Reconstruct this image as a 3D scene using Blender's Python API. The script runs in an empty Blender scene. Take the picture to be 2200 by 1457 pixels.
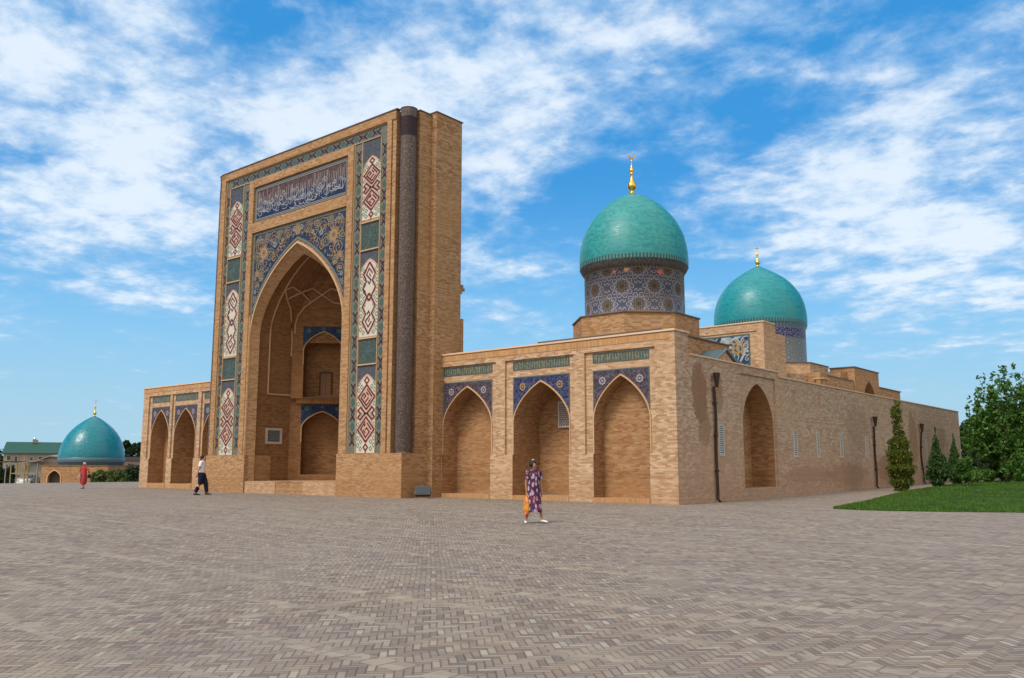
import bpy, math, random
import numpy as np
from mathutils import Vector, Matrix
R = math.radians
PI = math.pi
random.seed(7); rng = np.random.default_rng(7)
S = bpy.context.scene
COL = bpy.data.collections.new('plaza_scene'); S.collection.children.link(COL)

# ------------------------------------------------------------------ camera
CAM = Vector((15.966, -28.922, 1.45)); YAW = R(39.7); PITCH = R(8.349)
cd = bpy.data.cameras.new('camera'); cam = bpy.data.objects.new('camera', cd); COL.objects.link(cam)
cd.sensor_width = 36; cd.lens = 36 * 1850 / 2200; cd.clip_end = 6000; cd.clip_start = 0.1
cam.location = CAM; cam.rotation_euler = (PI / 2 + PITCH, 0, YAW); S.camera = cam
FW = Vector((-math.sin(YAW), math.cos(YAW), 0)); RT = Vector((math.cos(YAW), math.sin(YAW), 0))
def spot(u, D):            # a place on the ground, bearing u, D metres ahead of the photographer
    lat = (u - 1100) / 1850 * D * math.cos(PITCH)
    p = CAM + FW * D + RT * lat
    return p.x, p.y

def sst(a, b, x):
    t = min(1, max(0, (x - a) / (b - a))); return t * t * (3 - 2 * t)
def ground_z(x, y):
    d = math.hypot(x - CAM.x, y - CAM.y)
    z = -0.13 * (1 - sst(18, 29, d))
    z += 0.27 * sst(3, 40, y) * sst(-3, 1, x)
    z -= 1.2 * sst(61, 64, -x + 0.12 * y)
    return z

# ------------------------------------------------------------------ mesh helper
class MB:
    def __init__(s): s.v = []; s.f = []; s.m = []; s.sm = []
    def face(s, pts, m=0, smooth=False):
        i = len(s.v); s.v += [tuple(p) for p in pts]; s.f.append(tuple(range(i, i + len(pts)))); s.m.append(m); s.sm.append(smooth)
    def grid(s, rows, m=0, smooth=True, closed=False):
        i0 = len(s.v); n = len(rows[0])
        for r in rows: s.v += [tuple(p) for p in r]
        for a in range(len(rows) - 1):
            for b in range(n if closed else n - 1):
                c = (b + 1) % n
                s.f.append((i0 + a * n + b, i0 + a * n + c, i0 + (a + 1) * n + c, i0 + (a + 1) * n + b)); s.m.append(m); s.sm.append(smooth)
    def box(s, a, b, m=0, T=None):
        x0, y0, z0 = a; x1, y1, z1 = b
        p = [(x0, y0, z0), (x1, y0, z0), (x1, y1, z0), (x0, y1, z0), (x0, y0, z1), (x1, y0, z1), (x1, y1, z1), (x0, y1, z1)]
        if T: p = [T(*q) for q in p]
        i = len(s.v); s.v += [tuple(q) for q in p]
        for f in ((0, 3, 2, 1), (4, 5, 6, 7), (0, 1, 5, 4), (1, 2, 6, 5), (2, 3, 7, 6), (3, 0, 4, 7)):
            s.f.append(tuple(i + k for k in f)); s.m.append(m); s.sm.append(False)
    def prism(s, poly, z0, z1, m=0, top=True, bottom=False):
        n = len(poly)
        for i in range(n):
            a, b = poly[i], poly[(i + 1) % n]
            s.face([(a[0], a[1], z0), (b[0], b[1], z0), (b[0], b[1], z1), (a[0], a[1], z1)], m)
        if top: s.face([(p[0], p[1], z1) for p in poly], m)
        if bottom: s.face([(p[0], p[1], z0) for p in reversed(poly)], m)
    def lathe(s, prof, c, n=48, m=0, smooth=True, a0=0, a1=2 * PI):
        closed = abs(a1 - a0 - 2 * PI) < 1e-6
        k = n if closed else n + 1
        rows = [[(c[0] + r * math.cos(a0 + (a1 - a0) * i / n), c[1] + r * math.sin(a0 + (a1 - a0) * i / n), z) for i in range(k)] for r, z in prof]
        s.grid(rows, m, smooth, closed)
    def tube(s, pts, rad, n=8, m=0, caps=True, smooth=True):
        rows = []
        pts = [Vector(p) for p in pts]
        for i, p in enumerate(pts):
            t = (pts[min(i + 1, len(pts) - 1)] - pts[max(i - 1, 0)]).normalized()
            u = t.orthogonal().normalized() if abs(t.z) > .95 else t.cross(Vector((0, 0, 1))).normalized()
            if abs(t.z) > .95: u = Vector((1, 0, 0)) - t * t.x; u.normalize()
            w = t.cross(u)
            r = rad[i] if isinstance(rad, (list, tuple)) else rad
            rows.append([p + (u * math.cos(2 * PI * k / n) + w * math.sin(2 * PI * k / n)) * r for k in range(n)])
        s.grid(rows, m, smooth, True)
        if caps:
            s.face(list(reversed(rows[0])), m); s.face(rows[-1], m)
    def build(s, name, mats, parent=None, **kw):
        me = bpy.data.meshes.new(name); me.from_pydata(s.v, [], s.f)
        mats = mats if isinstance(mats, (list, tuple)) else [mats]
        for m in mats: me.materials.append(m)
        me.polygons.foreach_set('material_index', s.m); me.polygons.foreach_set('use_smooth', s.sm)
        me.update()
        o = bpy.data.objects.new(name, me); COL.objects.link(o)
        if parent is not None:
            o.parent = parent
            o.matrix_parent_inverse = root_of(parent)
        for k, v in kw.items(): o[k] = v
        return o
def root_of(p):
    M = Matrix.Identity(4); q = p
    while q is not None:
        M = Matrix.LocRotScale(q.location, q.rotation_euler, q.scale) @ q.matrix_parent_inverse if False else q.matrix_parent_inverse @ Matrix.LocRotScale(q.location, q.rotation_euler, q.scale) @ M
        q = q.parent
    return M.inverted()
def thing(name, label, cat, loc=(0, 0, 0), group=None, rz=0):
    o = bpy.data.objects.new(name, None); COL.objects.link(o); o.location = loc; o.rotation_euler = (0, 0, rz)
    o.empty_display_size = .3
    o['label'] = label; o['category'] = cat
    if group: o['group'] = group
    return o
def tag(o, label, cat, group=None):
    o['label'] = label; o['category'] = cat
    if group: o['group'] = group
    return o

# ------------------------------------------------------------------ node expression helper
class NX:
    """wraps a float socket so that shader maths can be written as Python"""
    nt = None
    def __init__(s, k): s.k = k
    @staticmethod
    def op(o, *a, clamp=False):
        n = NX.nt.nodes.new('ShaderNodeMath'); n.operation = o; n.use_clamp = clamp
        for i, x in enumerate(a):
            if isinstance(x, NX): NX.nt.links.new(x.k, n.inputs[i])
            else: n.inputs[i].default_value = float(x)
        return NX(n.outputs[0])
    def __add__(s, o): return NX.op('ADD', s, o)
    __radd__ = __add__
    def __sub__(s, o): return NX.op('SUBTRACT', s, o)
    def __rsub__(s, o): return NX.op('SUBTRACT', o, s)
    def __mul__(s, o): return NX.op('MULTIPLY', s, o)
    __rmul__ = __mul__
    def __truediv__(s, o): return NX.op('DIVIDE', s, o)
    def __lt__(s, o): return NX.op('LESS_THAN', s, o)
    def __gt__(s, o): return NX.op('GREATER_THAN', s, o)
def nmin(a, b): return NX.op('MINIMUM', a, b)
def nmax(a, b): return NX.op('MAXIMUM', a, b)
def nabs(a): return NX.op('ABSOLUTE', a)
def nfloor(a): return NX.op('FLOOR', a)
def nmod(a, b): return NX.op('FLOORED_MODULO', a, b)
def nsqrt(a): return NX.op('SQRT', a)
def nsin(a): return NX.op('SINE', a)
def ncos(a): return NX.op('COSINE', a)
def step(e0, e1, x):      # smoothstep
    n = NX.nt.nodes.new('ShaderNodeMapRange'); n.interpolation_type = 'SMOOTHSTEP'
    NX.nt.links.new(x.k, n.inputs[0]); n.inputs[1].default_value = e0; n.inputs[2].default_value = e1
    return NX(n.outputs[0])
def comb(x, y, z=0.):
    n = NX.nt.nodes.new('ShaderNodeCombineXYZ')
    for i, a in enumerate((x, y, z)):
        if isinstance(a, NX): NX.nt.links.new(a.k, n.inputs[i])
        else: n.inputs[i].default_value = a
    return n.outputs[0]
def sep(sock):
    n = NX.nt.nodes.new('ShaderNodeSeparateXYZ'); NX.nt.links.new(sock, n.inputs[0]); return [NX(o) for o in n.outputs]
def noise(vec, scale, detail=3, rough=.5, dist=0.):
    n = NX.nt.nodes.new('ShaderNodeTexNoise'); NX.nt.links.new(vec, n.inputs['Vector'])
    n.inputs['Scale'].default_value = scale; n.inputs['Detail'].default_value = detail; n.inputs['Roughness'].default_value = rough
    n.inputs['Distortion'].default_value = dist
    return NX(n.outputs['Fac'])
def white(vec):
    n = NX.nt.nodes.new('ShaderNodeTexWhiteNoise'); n.noise_dimensions = '3D'; NX.nt.links.new(vec, n.inputs['Vector']); return NX(n.outputs['Value'])
def voro(vec, scale, feature='F1', rand=1.0):
    n = NX.nt.nodes.new('ShaderNodeTexVoronoi'); n.feature = feature; NX.nt.links.new(vec, n.inputs['Vector'])
    n.inputs['Scale'].default_value = scale; n.inputs['Randomness'].default_value = rand
    return NX(n.outputs['Distance']), n
def rgb(c):
    n = NX.nt.nodes.new('ShaderNodeRGB'); n.outputs[0].default_value = (*c, 1); return n.outputs[0]
def mix(fac, a, b, mode='MIX'):
    n = NX.nt.nodes.new('ShaderNodeMix'); n.data_type = 'RGBA'; n.blend_type = mode; n.clamp_factor = True
    if isinstance(fac, NX): NX.nt.links.new(fac.k, n.inputs[0])
    else: n.inputs[0].default_value = fac
    for i, c in ((6, a), (7, b)):
        if isinstance(c, (tuple, list)): n.inputs[i].default_value = (*c, 1)
        elif isinstance(c, NX): NX.nt.links.new(c.k, n.inputs[i])
        else: NX.nt.links.new(c, n.inputs[i])
    return n.outputs[2]
def ramp(fac, stops):
    n = NX.nt.nodes.new('ShaderNodeValToRGB'); NX.nt.links.new(fac.k, n.inputs[0]); e = n.color_ramp.elements
    while len(e) < len(stops): e.new(.5)
    for x, (p, c) in zip(e, stops): x.position = p; x.color = (*c, 1)
    return n.outputs[0]
def newmat(name):
    m = bpy.data.materials.new(name); m.use_nodes = True; NX.nt = m.node_tree
    return m, m.node_tree.nodes['Principled BSDF']
def finish(m, b, color, rough=.8, height=None, bstr=.3, bdist=.02, spec=.3, metal=0.):
    L = NX.nt.links
    if isinstance(color, (tuple, list)): b.inputs['Base Color'].default_value = (*color, 1)
    else: L.new(color, b.inputs['Base Color'])
    if isinstance(rough, NX): L.new(rough.k, b.inputs['Roughness'])
    else: b.inputs['Roughness'].default_value = rough
    b.inputs['Specular IOR Level'].default_value = spec; b.inputs['Metallic'].default_value = metal
    if height is not None:
        n = NX.nt.nodes.new('ShaderNodeBump'); n.inputs['Strength'].default_value = bstr; n.inputs['Distance'].default_value = bdist
        L.new(height.k, n.inputs['Height']); L.new(n.outputs[0], b.inputs['Normal'])
    return m
def pos(): return NX.nt.nodes.new('ShaderNodeNewGeometry').outputs['Position']
def objco(): return NX.nt.nodes.new('ShaderNodeTexCoord').outputs['Object']
def wallco():
    """u along the wall, z up, for any vertical flat face"""
    g = NX.nt.nodes.new('ShaderNodeNewGeometry')
    x, y, z = sep(g.outputs['Position']); nx, ny, nz = sep(g.outputs['True Normal'])
    ln = nsqrt(nx * nx + ny * ny) + 1e-4
    flat = nabs(nz) > .7
    u = nabs((y * nx - x * ny) / ln)
    zz = z * (1 - flat) + y * flat
    uu = u * (1 - flat) + x * flat
    return uu, zz, g.outputs['Position'], z

# ------------------------------------------------------------------ materials
M = {}
def brick(name, c1, c2, c3, mort, bl=.23, bh=.066, stain=.5, rowjit=.25, spread=1., damp=1.0, spots=()):
    m, b = newmat(name)
    u, z, P, wz = wallco()
    row = nfloor(z / bh)
    uo = u / bl + nmod(row, 2) * .5 + white(comb(row, 3.3, 0.)) * rowjit
    col = nfloor(uo)
    rnd = white(comb(col, row, 1.7)); rnd2 = white(comb(col, row, 8.1))
    fu = nabs(nmod(uo, 1.) - .5); fz = nabs(nmod(z / bh, 1.) - .5)
    rv = white(comb(row, 7.7, 1.))
    joint = nmax(step(.472, .492, fu), step(.40, .47, fz))
    big = noise(P, .35, 4, .55, .4); mid = noise(comb(u * .9, z * 2.6, sep(P)[0] * .5), 1.1, 5, .65)
    c = mix(step(.1, .9, rnd), c1, c2)
    c = mix((rnd2 > .80) * .8, c, c3)
    c = mix(step(.35, .95, rv) * .38, c, (c2[0] * .74, c2[1] * .70, c2[2] * .66)); c = mix((rv < .16) * .35, c, mort)
    c = mix(step(.48, .72, mid) * stain, c, c3)
    c = mix((rnd * mid > .46) * .55, c, (c3[0] * .9, c3[1] * .72, c3[2] * .6)); c = mix((rnd2 < .10) * .6, c, (min(1, c1[0] * 1.18), min(1, c1[1] * 1.22), min(1, c1[2] * 1.3)))
    c = mix(step(.42, .7, big) * .45, c, (c1[0] * .92, c1[1] * .80, c1[2] * .66))
    for (y0, z0_, ry, rz, st) in spots:
        gy = (sep(P)[1] - y0) / ry; gz = (wz - z0_) / rz; gg = gy * gy + gz * gz + (mid - .5) * 3.0 + (big - .5) * 1.5
        gg = gg + (noise(P, 2.2, 5, .7) - .5) * 3.0
        c = mix(step(1.15, .75, gg) * min(.95, st * 1.2), c, (c3[0] * .55, c3[1] * .50, c3[2] * .42))
    if spots: c = mix(step(2.9, 1.7, wz + (big - .5) * 2.5) * .30, c, (c1[0] * .84, c1[1] * .62, c1[2] * .50)); c = mix(step(.5, .68, noise(P, .8, 5, .65)) * .30, c, (.24, .20, .16))
    # rising damp and splash near the ground, a wandering edge
    d = step(1.6, .1, wz + (mid - .5) * 2.2) * .3 * damp
    c = mix(d, c, (c1[0] * .62, c1[1] * .42, c1[2] * .26))
    c = mix(joint * .6, c, mort)
    fine = noise(P, 30, 3, .6)
    c = mix((fine - .5) * .5 + .25, c, (c1[0] * .55, c1[1] * .5, c1[2] * .45))
    return finish(m, b, c, .92, (1 - joint) + (rnd - .5) * .5 + fine * .25, .5, .012, .15)
M['brick'] = brick('arcade_brick', (.62, .44, .29), (.45, .295, .18), (.33, .175, .095), (.55, .42, .30))
M['brick_portal'] = brick('portal_brick', (.49, .305, .165), (.37, .22, .11), (.26, .13, .06), (.46, .32, .20), bl=.22, bh=.066, stain=.5)
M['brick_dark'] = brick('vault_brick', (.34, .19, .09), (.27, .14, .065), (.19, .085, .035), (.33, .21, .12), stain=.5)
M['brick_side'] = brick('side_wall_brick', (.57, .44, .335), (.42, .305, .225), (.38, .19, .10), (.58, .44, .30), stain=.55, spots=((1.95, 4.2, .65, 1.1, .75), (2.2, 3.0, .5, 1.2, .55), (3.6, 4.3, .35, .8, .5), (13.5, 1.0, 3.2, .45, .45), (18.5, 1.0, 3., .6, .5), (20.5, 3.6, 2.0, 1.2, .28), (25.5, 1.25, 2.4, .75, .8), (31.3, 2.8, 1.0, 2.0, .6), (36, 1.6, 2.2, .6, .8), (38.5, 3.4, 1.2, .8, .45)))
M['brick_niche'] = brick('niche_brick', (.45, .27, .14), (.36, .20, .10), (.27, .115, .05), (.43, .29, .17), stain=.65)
M['soldier'] = brick('soldier_brick', (.56, .33, .165), (.50, .29, .14), (.42, .21, .095), (.50, .35, .2), bl=.075, bh=.26, stain=.3, rowjit=.0)

def plain(name, c, rough=.7, var=.25, scale=6., metal=0., spec=.3, bump=.15):
    m, b = newmat(name); P = pos()
    n1 = noise(P, scale, 4, .6); n2 = noise(P, scale * .17, 3, .5)
    k = (n1 - .5) * var + (n2 - .5) * var
    lo = tuple(x * (1 - var) for x in c); hi = tuple(min(1, x * (1 + var)) for x in c)
    return finish(m, b, mix(k + .5, lo, hi), rough, n1, bump, .01, spec, metal)
M['trim'] = plain('carved_trim_plaster', (.52, .34, .19), .8)
M['trim_blue'] = plain('glazed_edge_blue', (.07, .11, .12), .35)
M['coping'] = plain('pale_coping', (.66, .46, .32), .8)
M['roofedge'] = plain('roof_edge_metal', (.13, .10, .09), .6)
M['roof'] = plain('flat_roof_screed', (.36, .30, .24), .9)
M['wood'] = plain('dark_door_wood', (.20, .095, .045), .6)
M['wooddark'] = plain('door_frame_wood', (.055, .028, .016), .6)
M['pipe'] = plain('rusty_brown_pipe', (.035, .018, .013), .6, .5, 9)
M['white'] = plain('white_grille', (.50, .47, .44), .6)
M['marble'] = plain('plaque_marble', (.50, .45, .40), .5)
M['slate'] = plain('plaque_slate', (.10, .12, .135), .4)
M['gold'] = plain('gilded_metal', (.85, .52, .10), .28, .12, 4, 1.0, .5, .05)
M['cream_tile'] = plain('cream_tile', (.55, .50, .42), .4, .2, 14)
M['cream_tile2'] = plain('pinkish_cream_tile', (.50, .32, .24), .4, .2, 14)
M['red_tile'] = plain('oxblood_tile', (.10, .016, .018), .35, .3, 14)
M['green_tile'] = plain('sage_tile', (.13, .22, .16), .4, .3, 14)
M['turq_tile'] = plain('turquoise_tile', (.055, .09, .08), .35, .4, 12)
M['brown_mark'] = plain('aubergine_mark', (.04, .014, .016), .4, .3, 12)
M['gilt_line'] = plain('ochre_tile_line', (.33, .21, .075), .4)
M['pale_line'] = plain('pale_tile_line', (.30, .29, .30), .35)
M['teal_line'] = plain('teal_tile_line', (.055, .115, .125), .5)
M['orange_line'] = plain('terracotta_tile', (.27, .14, .075), .4)

def tilepat(name, bg1, bg2, ln, dot, s=3.0, rgh=.35, lw=.06, dens=1.0):
    """arabesque mosaic: curls, rings and blossoms"""
    m, b = newmat(name); u, z, P, wz = wallco()
    v = comb(u, z, 0.)
    w1 = noise(v, s * .8, 2, .5)
    vv = comb(u + (w1 - .5) * .35, z + (noise(comb(z, u, 4.), s * .8, 2) - .5) * .35, 0.)
    d, n = voro(vv, s)
    ring = nabs(nmod(d * 3.2, 1.) - .5)
    e, _ = voro(vv, s * .62, 'DISTANCE_TO_EDGE')
    dd, _ = voro(v, s * 3.4)
    c = mix(step(.35, .65, noise(v, s * .7, 2)), bg1, bg2)
    c = mix(step(.36, .44, ring) * .75 * dens, c, ln)
    c = mix(step(lw, lw * .4, e) * .8, c, ln)
    c = mix(step(.26, .14, dd) * .8, c, dot)
    c = mix(step(.16, .07, d), c, ln)
    return finish(m, b, c, max(rgh, .5), noise(P, 25, 2), .15, .004, .15)
M['span_large'] = tilepat('portal_spandrel_mosaic', (.010, .014, .045), (.015, .026, .07), (.06, .07, .11), (.15, .10, .05), 4.2, dens=.6)
M['span_blue'] = tilepat('cobalt_floral_mosaic', (.010, .012, .062), (.014, .020, .08), (.10, .115, .19), (.24, .24, .29), 8.5)
M['span_dark'] = tilepat('plum_floral_mosaic', (.030, .018, .035), (.028, .024, .045), (.15, .13, .15), (.26, .19, .19), 8.5)
M['span_iwan'] = tilepat('iwan_blue_mosaic', (.008, .015, .065), (.012, .03, .085), (.04, .09, .15), (.12, .15, .2), 6.)
M['block_tile'] = tilepat('turquoise_flower_block', (.035, .052, .050), (.045, .068, .062), (.09, .125, .11), (.15, .155, .125), 7.)
M['head_tile'] = tilepat('slate_blue_panel_head', (.045, .05, .065), (.06, .07, .09), (.11, .12, .14), (.14, .14, .15), 9.)
M['band_tile'] = tilepat('grey_turquoise_band', (.105, .115, .095), (.15, .145, .115), (.17, .19, .16), (.22, .19, .15), 12.)
M['portal2_tile'] = tilepat('rear_portal_arabesque', (.02, .04, .09), (.03, .07, .13), (.42, .48, .50), (.15, .30, .34), 1.15, .35, .05)

def frieze_mat(name, bg, bg2, ln):
    m, b = newmat(name); u, z, P, wz = wallco()
    k = noise(comb(u * 3., z * .3, 0.), 7., 2)
    vert = step(.32, .42, nabs(nmod(u * 7.5 + k * 1.2, 1.) - .5))
    w = noise(comb(u, z, 2.), 9., 3, .6)
    c = mix(step(.4, .6, w), bg, bg2)
    c = mix(vert * .8, c, ln)
    c = mix(step(.56, .62, w) * .7, c, ln)
    return finish(m, b, c, .5, None, spec=.15)
M['frieze'] = frieze_mat('green_kufic_frieze', (.05, .085, .07), (.09, .115, .095), (.26, .22, .15))
M['ins_upper'] = frieze_mat('inscription_upper_register', (.05, .024, .035), (.10, .055, .045), (.15, .10, .095))
M['ins_lower'] = tilepat('inscription_lower_ground', (.010, .014, .06), (.012, .025, .075), (.025, .05, .10), (.02, .04, .10), 7.)

# corner column: white net over dark purple
m, b = newmat('column_net_mosaic'); x, y, z = sep(objco())
th = NX.op('ARCTAN2', y, x) * .45
v = comb(th, z, 0.)
e, _ = voro(v, 11., 'DISTANCE_TO_EDGE', .8); d, _ = voro(v, 11., 'F1', .8)
fade = noise(comb(0., 0., z), .9, 2)
c = mix(step(.13, .05, e) * (.55 + fade * .3), (.085, .062, .060), (.26, .215, .19))
c = mix(step(.16, .08, d) * .5, c, (.26, .2, .17))
top = z > 15.0
c = mix(step(14.9, 15.0, z) * step(15.95, 15.9, z) * .85, c, (.03, .018, .03))
M['column'] = finish(m, b, c, .5, None, spec=.2)

# drum with ten-pointed stars
m, b = newmat('star_drum_mosaic'); x, y, z = sep(objco())
u = NX.op('ARCTAN2', y, x) * (10 / (2 * PI)); vz = (z - 1.22) / 1.62
def starcell(u, vz):
    du = (nmod(u, 1.) - .5) * 1.445; dv = (nmod(vz, 1.) - .5) * 1.62
    r = nsqrt(du * du + dv * dv); t = NX.op('ARCTAN2', dv, du)
    return r, t
rA, tA = starcell(u, vz); rB, tB = starcell(u + .5, vz + .5)
sel = rA < rB
r = rA * sel + rB * (1 - sel); t = tA * sel + tB * (1 - sel)
phi = nmod(t + PI / 10, PI / 5) - PI / 10
def petal(rr, off, rad, ww):
    ph = nmod(t + PI / 10 + off, PI / 5) - PI / 10
    px = r * ncos(ph) - rr; py = r * nsin(ph)
    dd = nmax(nabs(px) * .9 + nabs(py) * .45, nabs(py) * 1.05 + nabs(px) * .2)
    return step(ww, ww * .5, nabs(dd - rad)), step(rad * .62, rad * .5, dd), dd
l1, i1, dd1 = petal(.42, 0, .105, .018); l2, i2, dd2 = petal(.70, PI / 10, .10, .017)
star = r - .20 * (1 + .35 * ncos(t * 10))
c = mix(step(.35, .7, noise(comb(u * 3, vz * 3, 0.), 3., 3)), (.06, .075, .14), (.085, .09, .13))
c = mix(i1 * .6, c, (.16, .17, .23)); c = mix(i2 * .5, c, (.14, .16, .22))
c = mix(step(.06, .02, star), c, (.085, .065, .04))
c = mix(step(.045, .02, nabs(r - .15)) * (ncos(t * 10) > .2), c, (.20, .17, .12))
c = mix(step(.06, .035, r), c, (.03, .04, .03))
c = mix(nmax(l1, l2) * .9, c, (.48, .48, .52))
c = mix(step(.03, .012, nabs(star - .10)) * .6, c, (.40, .38, .42))
hb = noise(comb(u, vz, 5.), 1.2, 2)
c = mix(step(.60, .68, hb) * .5, c, (.16, .11, .07))
top = step(2.02, 2.06, z); c = mix(top, c, mix(step(.3, .7, nabs(nmod(u * 9., 1.) - .5) * 2), (.10, .085, .065), (.22, .19, .15)))
bot = step(.16, .12, z); c = mix(bot, c, (.26, .17, .09))
c = mix(.08, c, (.12, .10, .09)); M['drum'] = finish(m, b, c, .4, None, spec=.4)
# rear drum: pale with violet band
m, b = newmat('rear_drum_mosaic'); x, y, z = sep(objco())
u = NX.op('ARCTAN2', y, x) * 3.0
v = comb(u, z, 0.)
c = mix(step(.4, .6, noise(v, 12, 2)), (.12, .15, .17), (.22, .24, .23))
mu = (nmod(u / 1.1, 1.) - .5) * 1.1; mz = (nmod(z / 1.0, 1.) - .45)
rr = nsqrt(mu * mu + mz * mz)
c = mix(step(.20, .16, rr) * .7, c, (.12, .12, .19)); c = mix(step(.10, .06, rr), c, (.32, .33, .33))
nb = noise(v, 9, 3, .6)
band = step(1.82, 1.86, z) * step(2.52, 2.48, z)
c = mix(band, c, mix(step(.50, .58, nb), (.035, .035, .14), (.24, .26, .34)))
c = mix(step(2.50, 2.54, z), c, mix(step(.2, .5, nabs(nmod(u * 4, 1.) - .5)), (.13, .19, .24), (.06, .09, .16)))
M['drum2'] = finish(m, b, c, .4, None, spec=.4)

def glaze(name, c1, c2, c3, rgh=.28, band=None, row=.085):
    m, b = newmat(name); x, y, z = sep(objco()); P = objco()
    th = NX.op('ARCTAN2', y, x)
    rw = nfloor(z / row); cc = nfloor(th * 16 + white(comb(rw, 1., 0.)) * 1.)
    rn = white(comb(cc, rw, 0.)); n1 = noise(P, 1.1, 4, .6); n2 = noise(comb(th * .8, z * 2.4, 0.), 2.6, 4, .65)
    c = mix(rn, c1, c2); c = mix(step(.45, .7, n1) * .5, c, c3)
    c = mix(step(.50, .62, n2) * .45, c, tuple(k * .72 for k in c1))
    c = mix(step(.60, .80, noise(P, 5., 4, .7)) * .4, c, (.10, .24, .20))
    j = step(.38, .47, nabs(nmod(z / row, 1.) - .5)); c = mix(j * .16, c, tuple(k * .5 for k in c1))
    if band:
        z0, z1, dark, lite, nn = band
        bb = step(z0, z0 + .01, z) * step(z1 + .01, z1, z)
        pk = step(.22, .3, nabs(nmod(th * nn, 1.) - .5))
        c = mix(bb * .9, c, mix(pk, dark, lite))
    return finish(m, b, c, rgh + (rn - .5) * .22, rn * .5 + (1 - j) * .35 + n1, .5, .012, .4)
M['glaze1'] = glaze('turquoise_dome_tiles', (.018, .215, .22), (.035, .30, .30), (.015, .23, .27), .42, (-.02, .20, (.03, .05, .06), (.05, .22, .2), 16))
M['glaze2'] = glaze('turquoise_dome_tiles_rear', (.010, .205, .235), (.018, .27, .30), (.012, .215, .27), .34, (-.02, .24, (.03, .05, .08), (.05, .22, .22), 16))
M['glaze3'] = glaze('blue_teal_dome_tiles', (.010, .17, .22), (.016, .22, .27), (.012, .17, .24), .24, None, .11)
m, b = newmat('cornice_mosaic'); x, y, z = sep(objco()); th = NX.op('ARCTAN2', y, x)
k1 = step(.2, .3, nabs(nmod(th * 14 + nfloor(z * 9) * .5, 1.) - .5)); k2 = noise(objco(), 8, 3)
c = mix(k1 * .5, (.055, .045, .038), (.13, .11, .085)); c = mix(step(.28, .31, z) * .6, c, (.03, .03, .032)); c = mix(step(.4, .6, k2) * .5, c, (.10, .12, .15))
M['cornice'] = finish(m, b, c, .6)
m, b = newmat('grey_blue_drum_bands'); x, y, z = sep(objco()); th = NX.op('ARCTAN2', y, x)
c = mix(step(.2, .3, nabs(nmod(z * 4.5, 1.) - .5)), (.05, .12, .17), (.11, .19, .22)); c = mix(noise(objco(), 6, 3) * .4, c, (.07, .10, .14))
M['drum3'] = finish(m, b, c, .4)

# paving: herringbone brick turned 45 degrees, crossed by cream tile bands
m, b = newmat('herringbone_brick_paving'); P = pos(); x, y, z = sep(P)
wob = noise(P, .7, 2); x_ = x + (wob - .5) * .10; y_ = y + (noise(comb(y, x, 3.), .7, 2) - .5) * .10
a = .70711; W_ = .072; L_ = 3
p_ = (x_ * a + y_ * a) / W_; q_ = (y_ * a - x_ * a) / W_
ci = nfloor(p_); cj = nfloor(q_); fx = p_ - ci; fy = q_ - cj
k = nmod(ci - cj, 2 * L_); hor = k < L_
hx = (k + fx); vyk = (2 * L_ - 1 - k); vy = vyk + fy
lx = hx * hor + fx * (1 - hor); ly = fy * hor + vy * (1 - hor)
lenx = hor * (L_ - 1) + 1; leny = (1 - hor) * (L_ - 1) + 1
edge = nmin(nmin(lx, lenx - lx), nmin(ly, leny - ly))
idx = (ci - k) * hor + ci * (1 - hor); idy = cj * hor + (cj - vyk) * (1 - hor)
r1 = white(comb(idx, idy, hor)); r2 = white(comb(idy, idx, hor + 5.)); r3 = white(comb(idx, idy, hor + 9.))
c = ramp(r1, [(0, (.185, .146, .120)), (.25, (.230, .184, .150)), (.55, (.265, .215, .174)), (.8, (.302, .249, .198)), (1, (.375, .315, .245))])
c = mix((r2 > .92) * .5, c, (.29, .185, .135)); c = mix((r3 > .92) * .6, c, (.175, .160, .155)); c = mix((r2 < .06) * .8, c, (.42, .38, .31))
# cream bands of square tiles, both ways
def bandmask(t, per, off, wd): return nabs(nmod(t + off, per) - per / 2) < wd
ny_ = noise(P, .5, 2)
b1 = bandmask(y_ + x_ * .015 + (noise(P, 1.1, 2) - .5) * .10, 1.22, .05, .12); b2 = bandmask(x_ + (ny_ - .5) * .3, 7.3, 3.1, .09) * (noise(P, .8, 2) > .5)
bm = nmax(b1, b2)
tx = x_ / .24; ty = y_ / .24; tr = white(comb(nfloor(tx), nfloor(ty), 2.))
te = nmin(nmin(nmod(tx, 1.), 1 - nmod(tx, 1.)) * 2.7, nmin(nmod(y_ / .2, 1.), 1.) + 1)
ctile = ramp(tr, [(0, (.245, .205, .165)), (.5, (.305, .26, .20)), (1, (.37, .32, .25))])
alive = step(.40, .56, noise(comb(x * .6, y * 1.6, 7.), .75, 3)) * (tr > .12)
bmf = bm * alive
c = mix(bmf, c, ctile)
p0 = noise(P, .9, 3)
ed = edge * (1 - bmf) + te * bmf
joint = step(.13, .04, ed)
c = mix(joint * (.10 + p0 * .85), c, (.085, .07, .062))
pz = noise(comb(x * .55, y * 2.0, 3.), .8, 5, .62); c = mix(step(.50, .64, pz) * (r2 > .3) * .55, c, (.345, .285, .205)); c = mix(step(.46, .34, pz) * (r3 > .35) * .45, c, (.195, .165, .150))
patch = noise(P, .22, 4, .6, .5); p2 = noise(P, 1.3, 4, .6)
c = mix(step(.40, .68, patch) * .4, c, (.30, .265, .235)); c = mix(step(.50, .72, noise(comb(x * .25 + y * .25, y * 1.1 - x * 1.1, 0.), .9, 5, .6)) * .30, c, (.33, .285, .235)); c = mix(step(.52, .75, p2) * .32, c, (.15, .125, .115))
c = mix(step(.58, .80, noise(comb(x * .3, y * 1.2, 0.), .6, 4)) * .35, c, (.38, .33, .27))
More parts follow.
